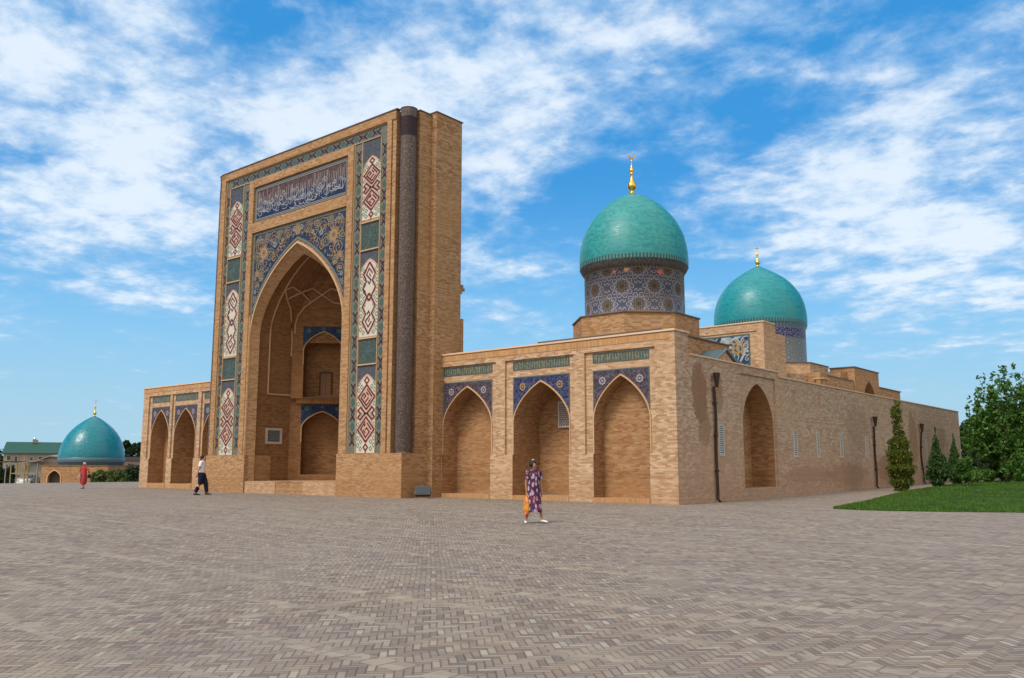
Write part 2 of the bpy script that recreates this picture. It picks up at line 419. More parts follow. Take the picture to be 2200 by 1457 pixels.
gr = noise(P, 55, 3, .7); c = mix(gr * .42, c, (.155, .125, .11)); c = mix((r1 < .14) * .4, c, (.13, .105, .095))
M['paving'] = finish(m, b, c, .85 - r1 * .1, (1 - joint) * .8 + (r2 - .5) * .6 + (r3 - .5) * .3 + gr * .2 + p2 * 1.2, .9, .012, .25)
m, b = newmat('earth_and_asphalt'); P = pos()
c = mix(step(.4, .6, noise(P, .05, 4)), (.16, .14, .12), (.20, .18, .15)); M['terrain'] = finish(m, b, c, .95)
m, b = newmat('mown_grass'); P = pos()
c = mix(step(.3, .7, noise(P, 1.3, 5, .7)), (.014, .046, .003), (.055, .115, .006)); c = mix(step(.5, .8, noise(P, 22, 3, .7)) * .6, c, (.085, .13, .012))
c = mix(step(.45, .65, noise(P, .45, 4)) * .55, c, (.010, .028, .003))
c = mix(.12, c, (.01, .02, .005)); M['grass'] = finish(m, b, c, .9, noise(P, 40, 3), .8, .03, .1)
M['blade'] = plain('grass_blade', (.05, .115, .008), .7, .5, 3)
def leafmat(name, c1, c2, tr=.25):
    m, b = newmat(name); P = pos(); n1 = white(comb(*[nfloor(q * 6.) for q in sep(P)])); n2 = noise(P, 1.2, 3)
    c = mix(n1, c1, c2); c = mix(step(.4, .7, n2) * .5, c, tuple(k * .7 for k in c1))
    finish(m, b, c, .55, None, spec=.3)
    t = NX.nt.nodes.new('ShaderNodeBsdfTranslucent'); NX.nt.links.new(c, t.inputs[0])
    mx = NX.nt.nodes.new('ShaderNodeMixShader'); mx.inputs[0].default_value = tr
    out = NX.nt.nodes['Material Output']
    NX.nt.links.new(b.outputs[0], mx.inputs[1]); NX.nt.links.new(t.outputs[0], mx.inputs[2]); NX.nt.links.new(mx.outputs[0], out.inputs[0])
    return m
M['leaf'] = leafmat('broad_leaf', (.045, .125, .016), (.095, .20, .03))
M['leaf_dark'] = leafmat('dark_leaf', (.015, .040, .015), (.03, .065, .02))
M['leaf_bush'] = leafmat('bush_leaf', (.05, .13, .018), (.10, .20, .035))
M['leaf_thuja'] = leafmat('thuja_leaf', (.065, .095, .010), (.13, .15, .018))
M['leaf_fir'] = leafmat('fir_needles', (.028, .072, .016), (.055, .115, .026))
M['leaf_reed'] = leafmat('reed_leaf', (.07, .11, .03), (.12, .16, .05))
M['bark'] = plain('bark', (.10, .07, .05), .9, .4, 9)
M['blossom'] = plain('white_blossom', (.75, .68, .60), .7)

# ------------------------------------------------------------------ arches
def prof(x, a, h, w):
    q = min(1., abs(x) / a); return h * ((1 - w) * math.sqrt(max(0, 1 - q * q)) + w * (1 - q))
def arch_pts(c, a, zs, za, w, n=24):
    out = []
    for i in range(n + 1):
        t = -math.cos(PI * i / n) if False else -1 + 2 * i / n
        t = math.copysign(1 - (1 - abs(t)) ** 1.6, t) if abs(t) > 0 else 0
        out.append((c + a * t, zs + prof(a * t, a, za - zs, w)))
    return out
class Fr:                      # a wall plane: s along it, d into it, z up
    def __init__(s, o, sx, dx): s.o = Vector(o); s.sx = Vector(sx); s.dx = Vector(dx)
    def P(s, a, d, z): return tuple(s.o + s.sx * a + s.dx * d + Vector((0, 0, z)))
def rect(mb, F, s0, s1, z0, z1, d, m=0): mb.face([F.P(s0, d, z0), F.P(s1, d, z0), F.P(s1, d, z1), F.P(s0, d, z1)], m)
def fbox(mb, F, s0, s1, d0, d1, z0, z1, m=0): mb.box((s0, d0, z0), (s1, d1, z1), m, lambda a, b, c: F.P(a, b, c))
def plate(mb, F, s0, s1, z0, z1, d, arches, m=0):
    """wall face with arch openings. arches: (c,a,zs,za,w,zfloor)"""
    s = s0
    for (c, a, zs, za, w, zf) in sorted(arches):
        rect(mb, F, s, c - a, z0, z1, d, m)
        if zf > z0: rect(mb, F, c - a, c + a, z0, zf, d, m)
        pts = arch_pts(c, a, zs, za, w)
        for (x0, y0), (x1, y1) in zip(pts, pts[1:]):
            mb.face([F.P(x0, d, y0), F.P(x1, d, y1), F.P(x1, d, z1), F.P(x0, d, z1)], m)
        s = c + a
    rect(mb, F, s, s1, z0, z1, d, m)
def reveal(mb, F, A, d0, d1, m=0, back=None, floor=True, mi=None, A2=None):
    c, a, zs, za, w, zf = A
    mi = m if mi is None else mi
    def line(A):
        c, a, zs, za, w, zf = A
        return [(c - a, zf)] + arch_pts(c, a, zs, za, w) + [(c + a, zf)]
    p = line(A); q = line(A2) if A2 else p
    for i in range(len(p) - 1):
        mb.face([F.P(p[i][0], d0, p[i][1]), F.P(p[i + 1][0], d0, p[i + 1][1]), F.P(q[i + 1][0], d1, q[i + 1][1]), F.P(q[i][0], d1, q[i][1])], m if i in (0, len(p) - 2) else mi)
    if floor: mb.face([F.P(c - a, d0, zf), F.P(c + a, d0, zf), F.P(c + a, d1, zf), F.P(c - a, d1, zf)], m)
    if back is not None:
        pts = arch_pts(*q_args(A2 or A))
        for (x0, y0), (x1, y1) in zip(pts, pts[1:]):
            mb.face([F.P(x0, d1, zf), F.P(x1, d1, zf), F.P(x1, d1, y1), F.P(x0, d1, y0)], back)
def q_args(A): return A[0], A[1], A[2], A[3], A[4]
def trimline(mb, F, A, d, wd=.09, proud=.035, m=0, down=0.):
    c, a, zs, za, w, zf = A
    p = arch_pts(c, a, zs, za, w); k = (a + wd) / a
    q = arch_pts(c, a + wd, zs, za + wd * 1.15, w)
    if down: p = [(c - a, zs - down)] + p + [(c + a, zs - down)]; q = [(c - a - wd, zs - down)] + q + [(c + a + wd, zs - down)]
    for i in range(len(p) - 1):
        (x0, y0), (x1, y1) = p[i], p[i + 1]; (u0, v0), (u1, v1) = q[i], q[i + 1]
        e = d - proud
        mb.face([F.P(x0, e, y0), F.P(x1, e, y1), F.P(u1, e, v1), F.P(u0, e, v0)], m)
        mb.face([F.P(x0, d, y0), F.P(x1, d, y1), F.P(x1, e, y1), F.P(x0, e, y0)], m)
        mb.face([F.P(u0, d, v0), F.P(u1, d, v1), F.P(u1, e, v1), F.P(u0, e, v0)], m)
def spandrel(mb, F, A, s0, s1, z1, d, m=0, off=.09, zlow=None):
    c, a, zs, za, w, zf = A
    zl = zs if zlow is None else zlow
    a2 = a + off
    q = arch_pts(c, a2, zs, za + off * 1.15, w, 28)
    q = [(x, max(y, zl)) for x, y in q]
    if s0 < c - a2: rect(mb, F, s0, c - a2, zl, z1, d, m)
    if s1 > c + a2: rect(mb, F, c + a2, s1, zl, z1, d, m)
    for (x0, y0), (x1, y1) in zip(q, q[1:]):
        x0c, x1c = max(s0, x0), min(s1, x1)
        if x1c <= s0 or x0c >= s1 or x1c - x0c < 1e-5: continue
        f0 = (x0c - x0) / (x1 - x0); f1 = (x1c - x0) / (x1 - x0)
        ya = y0 + (y1 - y0) * f0; yb = y0 + (y1 - y0) * f1
        mb.face([F.P(x0c, d, ya), F.P(x1c, d, yb), F.P(x1c, d, z1), F.P(x0c, d, z1)], m)
def frame(mb, F, s0, s1, z0, z1, d, wd, proud, m=0, bottom=True):
    e = d - proud
    fbox(mb, F, s0, s1, e, d + .01, z1 - wd, z1, m)
    fbox(mb, F, s0, s0 + wd, e, d + .01, z0 + (wd if bottom else 0), z1 - wd, m)
    fbox(mb, F, s1 - wd, s1, e, d + .01, z0 + (wd if bottom else 0), z1 - wd, m)
    if bottom: fbox(mb, F, s0, s1, e, d + .01, z0, z0 + wd, m)
def ribbon(mb, F, pts, wd, d, m=0):
    """flat inlaid line in the wall plane"""
    n = len(pts)
    if n < 2: return
    L = []; Rr = []
    for i in range(n):
        a = pts[max(i - 1, 0)]; b = pts[min(i + 1, n - 1)]
        t = (b[0] - a[0], b[1] - a[1]); l = math.hypot(*t) or 1
        if 0 < i < n - 1:
            t1 = (pts[i][0] - a[0], pts[i][1] - a[1]); t2 = (b[0] - pts[i][0], b[1] - pts[i][1])
            l1 = math.hypot(*t1) or 1; l2 = math.hypot(*t2) or 1
            cs = (t1[0] * t2[0] + t1[1] * t2[1]) / (l1 * l2); k = min(2.0, 1 / max(.35, math.sqrt(max(0, (1 + cs) / 2))))
        else: k = 1
        nx, ny = -t[1] / l * wd / 2 * k, t[0] / l * wd / 2 * k
        L.append((pts[i][0] + nx, pts[i][1] + ny)); Rr.append((pts[i][0] - nx, pts[i][1] - ny))
    for i in range(n - 1):
        mb.face([F.P(L[i][0], d, L[i][1]), F.P(L[i + 1][0], d, L[i + 1][1]), F.P(Rr[i + 1][0], d, Rr[i + 1][1]), F.P(Rr[i][0], d, Rr[i][1])], m)
def disc(mb, F, c, r, d, m=0, n=14, lobes=0, amp=.12):
    mb.face([F.P(c[0] + r * (1 + amp * math.cos(lobes * 2 * PI * i / n) if lobes else 1) * math.cos(2 * PI * i / n), d, c[1] + r * (1 + (amp * math.cos(lobes * 2 * PI * i / n) if lobes else 0)) * math.sin(2 * PI * i / n)) for i in range(n)], m)

# ------------------------------------------------------------------ the madrasah
mad = thing('madrasah', 'large sandy brick madrasah with a tall tiled portal and two turquoise domes', 'building')
FA = Fr((0, 0, 0), (1, 0, 0), (0, 1, 0))       # arcade plane
FS = Fr((0, 0, 0), (0, 1, 0), (-1, 0, 0))      # right side wall plane
FP = Fr((0, -2.23, 0), (1, 0, 0), (0, 1, 0))   # portal plane

def wing(arches, x0, x1, recs, xe_l, xe_r, seedlabel, spans, blue=(), first_free=True):
    mb = MB(); H = 6.55; rd = .10
    # full-thickness plinth, top band and piers in front of the recessed frames
    zr0, zr1 = 1.9, 6.02
    xs = x0
    plate(mb, FA, x0, x1, -.1, zr0, 0, [(c, a, zr0 - .001, zr0, w, zf) for (c, a, zs, za, w, zf, dp) in arches] and [], 0) if False else None
    s = x0
    for (c, a, zs, za, w, zf, dp) in arches:        # lower zone, openings are plain slots here
        l, r = max(c - a, x0), min(c + a, x1)
        rect(mb, FA, s, l, -.1, zr0, 0); rect(mb, FA, l, r, -.1, zf, 0, 0); s = r
    rect(mb, FA, s, x1, -.1, zr0, 0)
    rect(mb, FA, x0, x1, zr1, H, 0, 0)
    s = x0
    for (a, b) in recs:
        rect(mb, FA, s, a, zr0, zr1, 0); s = b
        for e in (a, b): mb.face([FA.P(e, 0, zr0), FA.P(e, rd, zr0), FA.P(e, rd, zr1), FA.P(e, 0, zr1)])
        mb.face([FA.P(a, 0, zr1), FA.P(b, 0, zr1), FA.P(b, rd, zr1), FA.P(a, rd, zr1)])
        mb.face([FA.P(a, 0, zr0), FA.P(b, 0, zr0), FA.P(b, rd, zr0), FA.P(a, rd, zr0)])
    rect(mb, FA, s, x1, zr0, zr1, 0)
    for (a, b), A in zip(recs, arches):
        c, aa, zs, za, w, zf, dp = A
        plate(mb, FA, a, b, zr0, zr1, rd, [(c, aa, zs, za, w, zr0)])
        # niche: jambs reach from the front to the back wall
        p = [(c - aa, zf)] + arch_pts(c, aa, zs, za, w) + [(c + aa, zf)]
        for i in range(len(p) - 1):
            d0 = rd
            mb.face([FA.P(p[i][0], d0, p[i][1]), FA.P(p[i + 1][0], d0, p[i + 1][1]), FA.P(p[i + 1][0], dp, p[i + 1][1]), FA.P(p[i][0], dp, p[i][1])], 1)
        for sg in (-1, 1):
            mb.face([FA.P(c + sg * aa, 0, zf), FA.P(c + sg * aa, rd, zf), FA.P(c + sg * aa, rd, zr0), FA.P(c + sg * aa, 0, zr0)], 1)
        mb.face([FA.P(c - aa, 0, zf), FA.P(c + aa, 0, zf), FA.P(c + aa, dp, zf), FA.P(c - aa, dp, zf)], 2)
        pts = arch_pts(c, aa, zs, za, w)
        for (u0, v0), (u1, v1) in zip(pts, pts[1:]):
            mb.face([FA.P(u0, dp, zf), FA.P(u1, dp, zf), FA.P(u1, dp, v1), FA.P(u0, dp, v0)], 1)
    # thickness at the top
    mb.face([FA.P(x0, 0, H), FA.P(x1, 0, H), FA.P(x1, .5, H), FA.P(x0, .5, H)], 2)
    mb.face([FA.P(x0, .5, 5.2), FA.P(x1, .5, 5.2), FA.P(x1, .5, H), FA.P(x0, .5, H)])
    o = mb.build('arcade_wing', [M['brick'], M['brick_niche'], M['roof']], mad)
    o['label'] = seedlabel
    cp = MB(); fbox(cp, FA, x0 - .05, x1 + .04, -.06, .56, H + .002, H + .075); cp.build('coping', M['coping'], o)
    st = MB(); fbox(st, FA, x0 + .02, x1 - .25, -.012, -.001, H - .30, H - .03); st.build('soldier_course', M['soldier'], o)
    for i, ((a, b), A) in enumerate(zip(spans, arches)):
        c, aa, zs, za, w, zf, dp = A
        A6 = (c, aa, zs, za, w, zf)
        sp = MB(); spandrel(sp, FA, A6, a, b, 5.27, rd - .012, 0, .075, 3.62)
        frame(sp, FA, a, b, 3.62, 5.27, rd - .012, .05, .006, 1, bottom=False)
        for sg in (-1, 1):
            cx_ = c + sg * (b - a) / 2 * .66
            disc(sp, FA, (cx_, 4.83), .16, rd - .017, 2, 24, 8); disc(sp, FA, (cx_, 4.83), .10, rd - .020, 0, 16)
            disc(sp, FA, (cx_, 4.83), .05, rd - .022, 2, 10)
        sp.build('spandrel_mosaic', [M['span_blue'] if i in blue else M['span_dark'], M['trim_blue'], M['gilt_line'] if i in blue else M['pale_line']], o)
        t = MB(); trimline(t, FA, A6, rd - .008, .045, .03, 0, 1.35); t.build('arch_trim', M['trim'], o)
        f = MB(); rect(f, FA, a + .02, b - .02, 5.60, 5.93, rd - .008); frame(f, FA, a, b, 5.57, 5.96, rd - .008, .035, .016, 1); f.build('frieze_panel', [M['frieze'], M['trim_blue']], o)
        sb = MB(); fbox(sb, FA, c - aa + .01, c + aa - .01, -.03, .3, -.1, zf + .012); sb.build('niche_step', M['soldier'], o)
    return o
right_arch = [(-10.79, 1.49, 3.3, 5.0, .4, .17, 1.05), (-6.52, 1.50, 3.3, 5.0, .4, .17, 1.92), (-2.5, 1.30, 3.3, 5.0, .4, .17, .80)]
wR = wing(right_arch, -12.4, 0, [(-12.4, -8.99), (-8.45, -4.73), (-4.19, -.88)], 0, 0, 'right wing of three tall pointed niches', [(-12.3, -9.27), (-8.05, -5.0), (-3.83, -1.18)], blue=(1,))
left_arch = [(-38.2, 1.14, 3.3, 5.03, .4, .3, 1.05), (-35.12, 1.28, 3.3, 5.03, .4, .3, 1.9), (-31.7, 1.3, 3.3, 5.03, .4, .3, 1.05)]
wL = wing(left_arch, -40.45, -28.5, [(-39.72, -36.95), (-36.69, -33.55), (-33.23, -30.0)], 0, 0, 'left wing of pointed niches beyond the portal', [(-39.4, -37.0), (-36.44, -33.8), (-33.0, -30.4)])
# lattice window in the middle niche
lw = MB(); s0, s1, z0, z1, d = -6.9, -5.62, 3.1, 4.25, 1.86
frame(lw, FA, s0, s1, z0, z1, d, .07, .05, 0)
nx_, nz_ = 13, 12
for i in range(nx_):
    for j in range(nz_):
        cx_ = s0 + .07 + (s1 - s0 - .14) * (i + .5) / nx_ + (.5 * (s1 - s0) / nx_ * (.5 if j % 2 else -.5)); cz_ = z0 + .07 + (z1 - z0 - .14) * (j + .5) / nz_
        n = 6; ro, ri = .062, .038
        for k in range(n):
            t0, t1 = 2 * PI * k / n, 2 * PI * (k + 1) / n
            lw.face([FA.P(cx_ + ri * math.cos(t0), d - .03, cz_ + ri * math.sin(t0)), FA.P(cx_ + ri * math.cos(t1), d - .03, cz_ + ri * math.sin(t1)), FA.P(cx_ + ro * math.cos(t1), d - .03 + .0004 * (i % 2) + .0002 * (j % 2), cz_ + ro * math.sin(t1)), FA.P(cx_ + ro * math.cos(t0), d - .03 + .0004 * (i % 2) + .0002 * (j % 2), cz_ + ro * math.sin(t0))], 0)
rect(lw, FA, s0 + .05, s1 - .05, z0 + .05, z1 - .05, d + .02, 1)
lw.build('lattice_window', [M['white'], M['wooddark']], wR)

# ---- right side wall
mb = MB(); Hh, Hm, Hc = 5.72, 5.5, 6.55
AR = (7.52, 1.6, 3.2, 5.05, .2, .5)
rect(mb, FS, 0, 1.05, -.1, Hc, 0); rect(mb, FS, 1.05, 5.55, -.1, Hh, 0)
rd = .09
rect(mb, FS, 5.55, 9.3, 5.38, Hh, 0); rect(mb, FS, 5.55, 9.3, -.1, .5, 0)
plate(mb, FS, 5.55, 9.3, .5, 5.38, rd, [AR])
for e in (5.55, 9.3): mb.face([FS.P(e, 0, .5), FS.P(e, rd, .5), FS.P(e, rd, 5.38), FS.P(e, 0, 5.38)])
mb.face([FS.P(5.55, 0, 5.38), FS.P(9.3, 0, 5.38), FS.P(9.3, rd, 5.38), FS.P(5.55, rd, 5.38)])
mb.face([FS.P(5.55, 0, .5), FS.P(9.3, 0, .5), FS.P(9.3, rd, .5), FS.P(5.55, rd, .5)])
reveal(mb, FS, AR, rd, 1.2, 1, back=1)
rect(mb, FS, 9.3, 9.72, -.1, Hh, 0); rect(mb, FS, 9.72, 44.0, -.1, Hm, 0)
# end wall, parapet thickness
mb.face([(0, 44, -.1), (-40.45, 44, -.1), (-40.45, 44, Hm), (0, 44, Hm)]); mb.face([(-40.45, 0, -.1), (-40.45, 44, -.1), (-40.45, 44, Hm), (-40.45, 0, Hm)])
mb.face([(-40.45, 0, Hm), (-40.45, .5, Hm), (-40.45, .5, 6.55), (-40.45, 0, 6.55)])
for a, b, h in ((0, 1.05, Hc), (1.05, 9.72, Hh), (9.72, 44, Hm)):
    mb.face([FS.P(a, .45, 5.0), FS.P(b, .45, 5.0), FS.P(b, .45, h), FS.P(a, .45, h)]); rect_top = [FS.P(a, 0, h), FS.P(b, 0, h), FS.P(b, .45, h), FS.P(a, .45, h)]; mb.face(rect_top)
mb.face([FS.P(1.05, 0, Hh), FS.P(1.05, .45, Hh), FS.P(1.05, .45, Hc), FS.P(1.05, 0, Hc)]); mb.face([FS.P(9.72, 0, Hm), FS.P(9.72, .45, Hm), FS.P(9.72, .45, Hh), FS.P(9.72, 0, Hh)])
mb.face([(0, 1.05, 5.5), (-.5, 1.05, 5.5), (-.5, 1.05, Hc), (0, 1.05, Hc)])
sw = mb.build('side_wall', [M['brick_side'], M['brick_niche']], mad)
cp = MB(); fbox(cp, FS, -.06 + .56, 1.10, -.06, .5, Hc + .004, Hc + .077); fbox(cp, FS, 1.11, 9.76, -.05, .5, Hh + .002, Hh + .06); fbox(cp, FS, 9.77, 44.05, -.05, .5, Hm + .002, Hm + .06); cp.build('coping', M['coping'], sw)
for (ya, yb) in ((3.40, 3.86), (11.2, 11.62), (14.15, 14.5), (17.5, 17.9), (21.6, 21.95), (25.6, 25.95), (29.9, 30.25), (34.1, 34.45)):
    z0, z1 = 1.84, 3.1
    w = MB(); frame(w, FS, ya, yb, z0, z1, 0, .05, .03)
    n = 13
    for i in range(n):
        zz = z0 + .05 + (z1 - z0 - .1) * i / n
        w.face([FS.P(ya + .05, .01, zz + .085), FS.P(yb - .05, .01, zz + .085), FS.P(yb - .05, -.022, zz + .012), FS.P(ya + .05, -.022, zz + .012)])
    rect(w, FS, ya + .05, yb - .05, z0 + .05, z1 - .05, -.004, 1)
    w.build('louvred_window', [M['white'], M['slate']], sw)
for (yc, zt, wb) in ((3.0, 5.15, .03), (22.98, 4.25, .05), (32.74, 4.2, .06)):
    z0 = ground_z(.2, yc) + .02
    w = MB(); pts = [(.09 + wb * .5 * math.sin(zz * 2.1), yc + wb * math.sin(zz * 1.7 + yc), zz) for zz in np.linspace(z0 + .1, zt - .55, 14)]
    pts = [(.2, pts[0][1], z0)] + pts
    w.tube(pts, .058, 10)
    T = Matrix.Translation((.14, yc + wb * math.sin(zt * 1.7 + yc) * 0, 0))
    w.lathe([(.06, zt - .58), (.13, zt - .12), (.145, zt), (.125, zt), (.05, zt - .5)], (.20, yc), 14, smooth=False)
    for zz in (1.2, 2.6, 3.9):
        if zz < zt - .6: w.lathe([(.095, zz), (.095, zz + .07)], (.09, yc), 10)
        if zz < zt - .6: w.box((0, yc - .02, zz + .01), (.08, yc + .02, zz + .05))
    w.build('downpipe', M['pipe'], sw)

# ---- flat roof of the whole block
rf = MB(); rf.face([(-40.4, .5, 5.2), (-.45, .5, 5.2), (-.45, 43.9, 5.2), (-40.4, 43.9, 5.2)]); rf.build('flat_roof', M['roof'], mad)

# ---- portal
mb = MB()
XL, XR = -28.5, -12.63
cxp = -21.0
A0 = (cxp, 3.9, 8.6, 13.06, .35, .6); AI = (cxp, 3.72, 8.5, 12.55, .35, .6)
ZT = 18.35; dr = .12            # recess of the tiled face
plate(mb, FP, XL + .35, -13.42, 0, ZT, dr, [A0], 0)
# corner notches, sides, back
def side(x0, y0, x1, y1, z0=0, z1=ZT, m=0): mb.face([(x0, y0, z0), (x1, y0 if False else y1, z0), (x1, y1, z1), (x0, y0, z1)], m)
Yf = -2.23 + dr
side(-13.42, Yf, -13.42, -1.4); side(-13.42, -1.4, -12.63, -1.4); side(-12.63, -1.4, -12.63, -.6)
side(-12.63, -.6, -12.3, -.6, 0, ZT + .1); side(-12.3, -.6, -12.3, 1.2, 0, ZT + .1); side(-12.3, 1.2, -16.2, 1.2, 0, ZT); side(-25.8, 1.2, -28.8, 1.2, 0, ZT); side(-16.2, 1.2, -25.8, 1.2, 14.2, ZT)
side(-28.8, 1.2, -28.8, -1.4); side(-28.8, -1.4, XL + .35, -1.4); side(XL + .35, -1.4, XL + .35, Yf)
mb.face([(-13.42, Yf, ZT), (-13.42, -1.4, ZT), (-12.63, -1.4, ZT), (-12.63, -.6, ZT), (-12.3, -.6, ZT + .1), (-12.3, 1.2, ZT + .1), (-28.8, 1.2, ZT), (-28.8, -1.4, ZT), (XL + .35, -1.4, ZT), (XL + .35, Yf, ZT)])
# lower backing that carries the vault
side(-25.8, 1.2, -25.8, 5.2, 0, 14.2); side(-25.8, 5.2, -16.2, 5.2, 0, 14.2); side(-16.2, 5.2, -16.2, 1.2, 0, 14.2); mb.face([(-25.8, 1.2, 14.2), (-16.2, 1.2, 14.2), (-16.2, 5.2, 14.2), (-25.8, 5.2, 14.2)]); mb.box((-16.18, 1.21, 0), (-12.28, 1.40, 8.5))
# reveal ring, barrel and apse
reveal(mb, FP, A0, dr, .55, 0, A2=AI, floor=False)
AB = (cxp, 3.9, 8.4, 12.9, .35, .6)
pi_, pb_ = [(AI[0] - AI[1], .6)] + arch_pts(*q_args(AI)) + [(AI[0] + AI[1], .6)], [(AB[0] - AB[1], .6)] + arch_pts(*q_args(AB)) + [(AB[0] + AB[1], .6)]
for i in range(len(pi_) - 1):
    mb.face([FP.P(pi_[i][0], .55, pi_[i][1]), FP.P(pi_[i + 1][0], .55, pi_[i + 1][1]), FP.P(pb_[i + 1][0], .60, pb_[i + 1][1]), FP.P(pb_[i][0], .60, pb_[i][1])], 1)
    mb.face([FP.P(pb_[i][0], .60, pb_[i][1]), FP.P(pb_[i + 1][0], .60, pb_[i + 1][1]), FP.P(pb_[i + 1][0], 2.85, pb_[i + 1][1]), FP.P(pb_[i][0], 2.85, pb_[i][1])], 1)
Y3 = .62; D = 2.34
def plan(k): return [(cxp - 3.9 * k, Y3), (cxp - 1.56 * k, Y3 + D * k), (cxp + 1.56 * k, Y3 + D * k), (cxp + 3.9 * k, Y3)]
half = arch_pts(cxp, 3.9, 8.4, 12.9, .35)[12:]
rows = [[(x, y, z) for x, y in plan(max(0.001, (px - cxp) / 3.9))] for px, z in reversed(half)]
for r0, r1 in zip(rows, rows[1:]):
    for i in range(3): mb.face([r0[i], r0[i + 1], r1[i + 1], r1[i]], 1)
# apse walls: back wall plain with arch niche, diagonals with two niches each
s2 = math.sqrt(.5); LD = 3.309
FDl = Fr((cxp - 3.9, Y3, 0), (s2, s2, 0), (-s2, s2, 0)); FDr = Fr((cxp + 1.56, Y3 + D, 0), (s2, -s2, 0), (s2, s2, 0))
FB = Fr((cxp - 1.56, Y3 + D, 0), (1, 0, 0), (0, 1, 0))
nichedefs = []
for F, Ln in ((FDl, LD), (FDr, LD), (FB, 3.12)):
    c = Ln / 2 + (.13 if F is FDl else 0); lo = (c, 1.10, 3.55, 4.45, .35, .95); hi = (c, 1.10, 7.95, 9.02, .35, 5.28)
    if F is FB: lo = (c, 1.05, 3.55, 4.45, .35, .62)
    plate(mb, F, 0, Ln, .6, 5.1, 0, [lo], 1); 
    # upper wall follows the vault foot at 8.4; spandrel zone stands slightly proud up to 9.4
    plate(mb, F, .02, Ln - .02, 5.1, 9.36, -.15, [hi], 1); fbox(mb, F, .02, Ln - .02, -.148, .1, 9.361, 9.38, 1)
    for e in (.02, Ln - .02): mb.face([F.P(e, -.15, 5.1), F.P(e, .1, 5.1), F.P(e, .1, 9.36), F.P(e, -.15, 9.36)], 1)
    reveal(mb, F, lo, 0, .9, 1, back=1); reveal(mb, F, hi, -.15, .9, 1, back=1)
    nichedefs.append((F, lo, hi))
mb.face([(cxp - 3.9, -2.1, .6), (cxp + 3.9, -2.1, .6), (cxp + 3.9, Y3, .6), (cxp + 1.56, Y3 + D, .6), (cxp - 1.56, Y3 + D, .6), (cxp - 3.9, Y3, .6)], 2) if False else None
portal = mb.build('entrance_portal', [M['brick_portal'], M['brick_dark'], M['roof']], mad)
# edge strip of the roof
ct = MB(); ct.prism([(XL + .1, -2.27), (-13.3, -2.27), (-13.3, -2.0), (XL + .1, -2.0)], ZT + .003, ZT + .05, 0, True, True)
ct.prism([(-13.5, -1.45), (-12.58, -1.45), (-12.58, -.65), (-13.5, -.65)], ZT + .004, ZT + .052, 0, True, True)
ct.prism([(-12.9, -.64), (-12.25, -.64), (-12.25, 1.25), (-12.9, 1.25)], ZT + .103, ZT + .15, 0, True, True)
ct.build('roof_flashing', M['roofedge'], portal)
cb_ = MB(); cb_.box((-12.9, 1.19, 9.75), (-12.32, 1.34, 9.9)); cb_.box((-12.9, 1.19, 9.9), (-12.32, 1.52, 10.05)); cb_.box((-12.9, 1.3, 10.05), (-12.34, 1.44, 10.2)); cb_.build('brick_corbel', M['brick_portal'], portal)
# dado blocks
for pa, pb in ((-17.15, -12.60), (-28.65, -24.85)):
    dd = MB(); dd.prism([(pa, -2.23), (pb, -2.23), (pb, -.56), (pa, -.56)], 0, 2.0); dd.build('plinth', M['brick_portal'], portal)
# platform with notched steps
pl = MB(); pl.prism([(-24.84, -2.15), (-22.1, -2.15), (-22.1, -1.15), (-19.8, -1.15), (-19.8, -2.15), (-17.16, -2.15), (-17.16, 3.4), (-24.84, 3.4)], 0, .62)
pl.build('raised_threshold', M['brick'], portal)
pl = MB(); pl.box((-22.09, -1.55, 0), (-19.81, -1.16, .3)); pl.box((-22.08, -1.19, .3), (-19.82, -1.154, .6)); pl.build('step', M['brick_dark'], portal)  # darker brick puts the shade of the notch into the step's colour
# raised brick borders on the front
bd = MB(); F = FP
def strip(s0, s1, z0, z1, d0=0., m=0): fbox(bd, F, s0, s1, d0, dr + .01, z0, z1, m)
strip(-28.42, -27.97, 2.0, 17.92); strip(-14.02, -13.70, 2.0, 17.92); strip(-13.66, -13.42, 2.0, 17.92, .05); strip(-28.42, -13.42, 17.92, ZT)
strip(-25.52, -25.08, 2.0, 17.32); strip(-16.92, -16.48, 2.0, 17.32); strip(-25.07, -16.93, 16.92, 17.32); strip(-25.07, -16.93, 14.28, 14.84)
# jamb strips beside the opening, below the mosaic
strip(-25.07, -24.92, 2.0, 9.6, .03); strip(-17.08, -16.93, 2.0, 9.6, .03)
bd.build('brick_border', M['brick_portal'], portal)
tl = MB()
for xx in (-27.955, -27.56, -26.19, -25.545): fbox(tl, F, xx, xx + .03, .06, dr, 2.0, 17.33 if xx > -27.9 else 17.9)
for xx in (-14.055, -14.52, -15.89, -16.475): fbox(tl, F, xx, xx + .03, .06, dr, 2.0, 17.33 if xx < -14.1 else 17.9)
fbox(tl, F, -27.5, -14.6, .06, dr, 17.34, 17.37); fbox(tl, F, -27.9, -14.1, .06, dr, 17.885, 17.915)
tl.build('thin_fillet', M['trim'], portal)
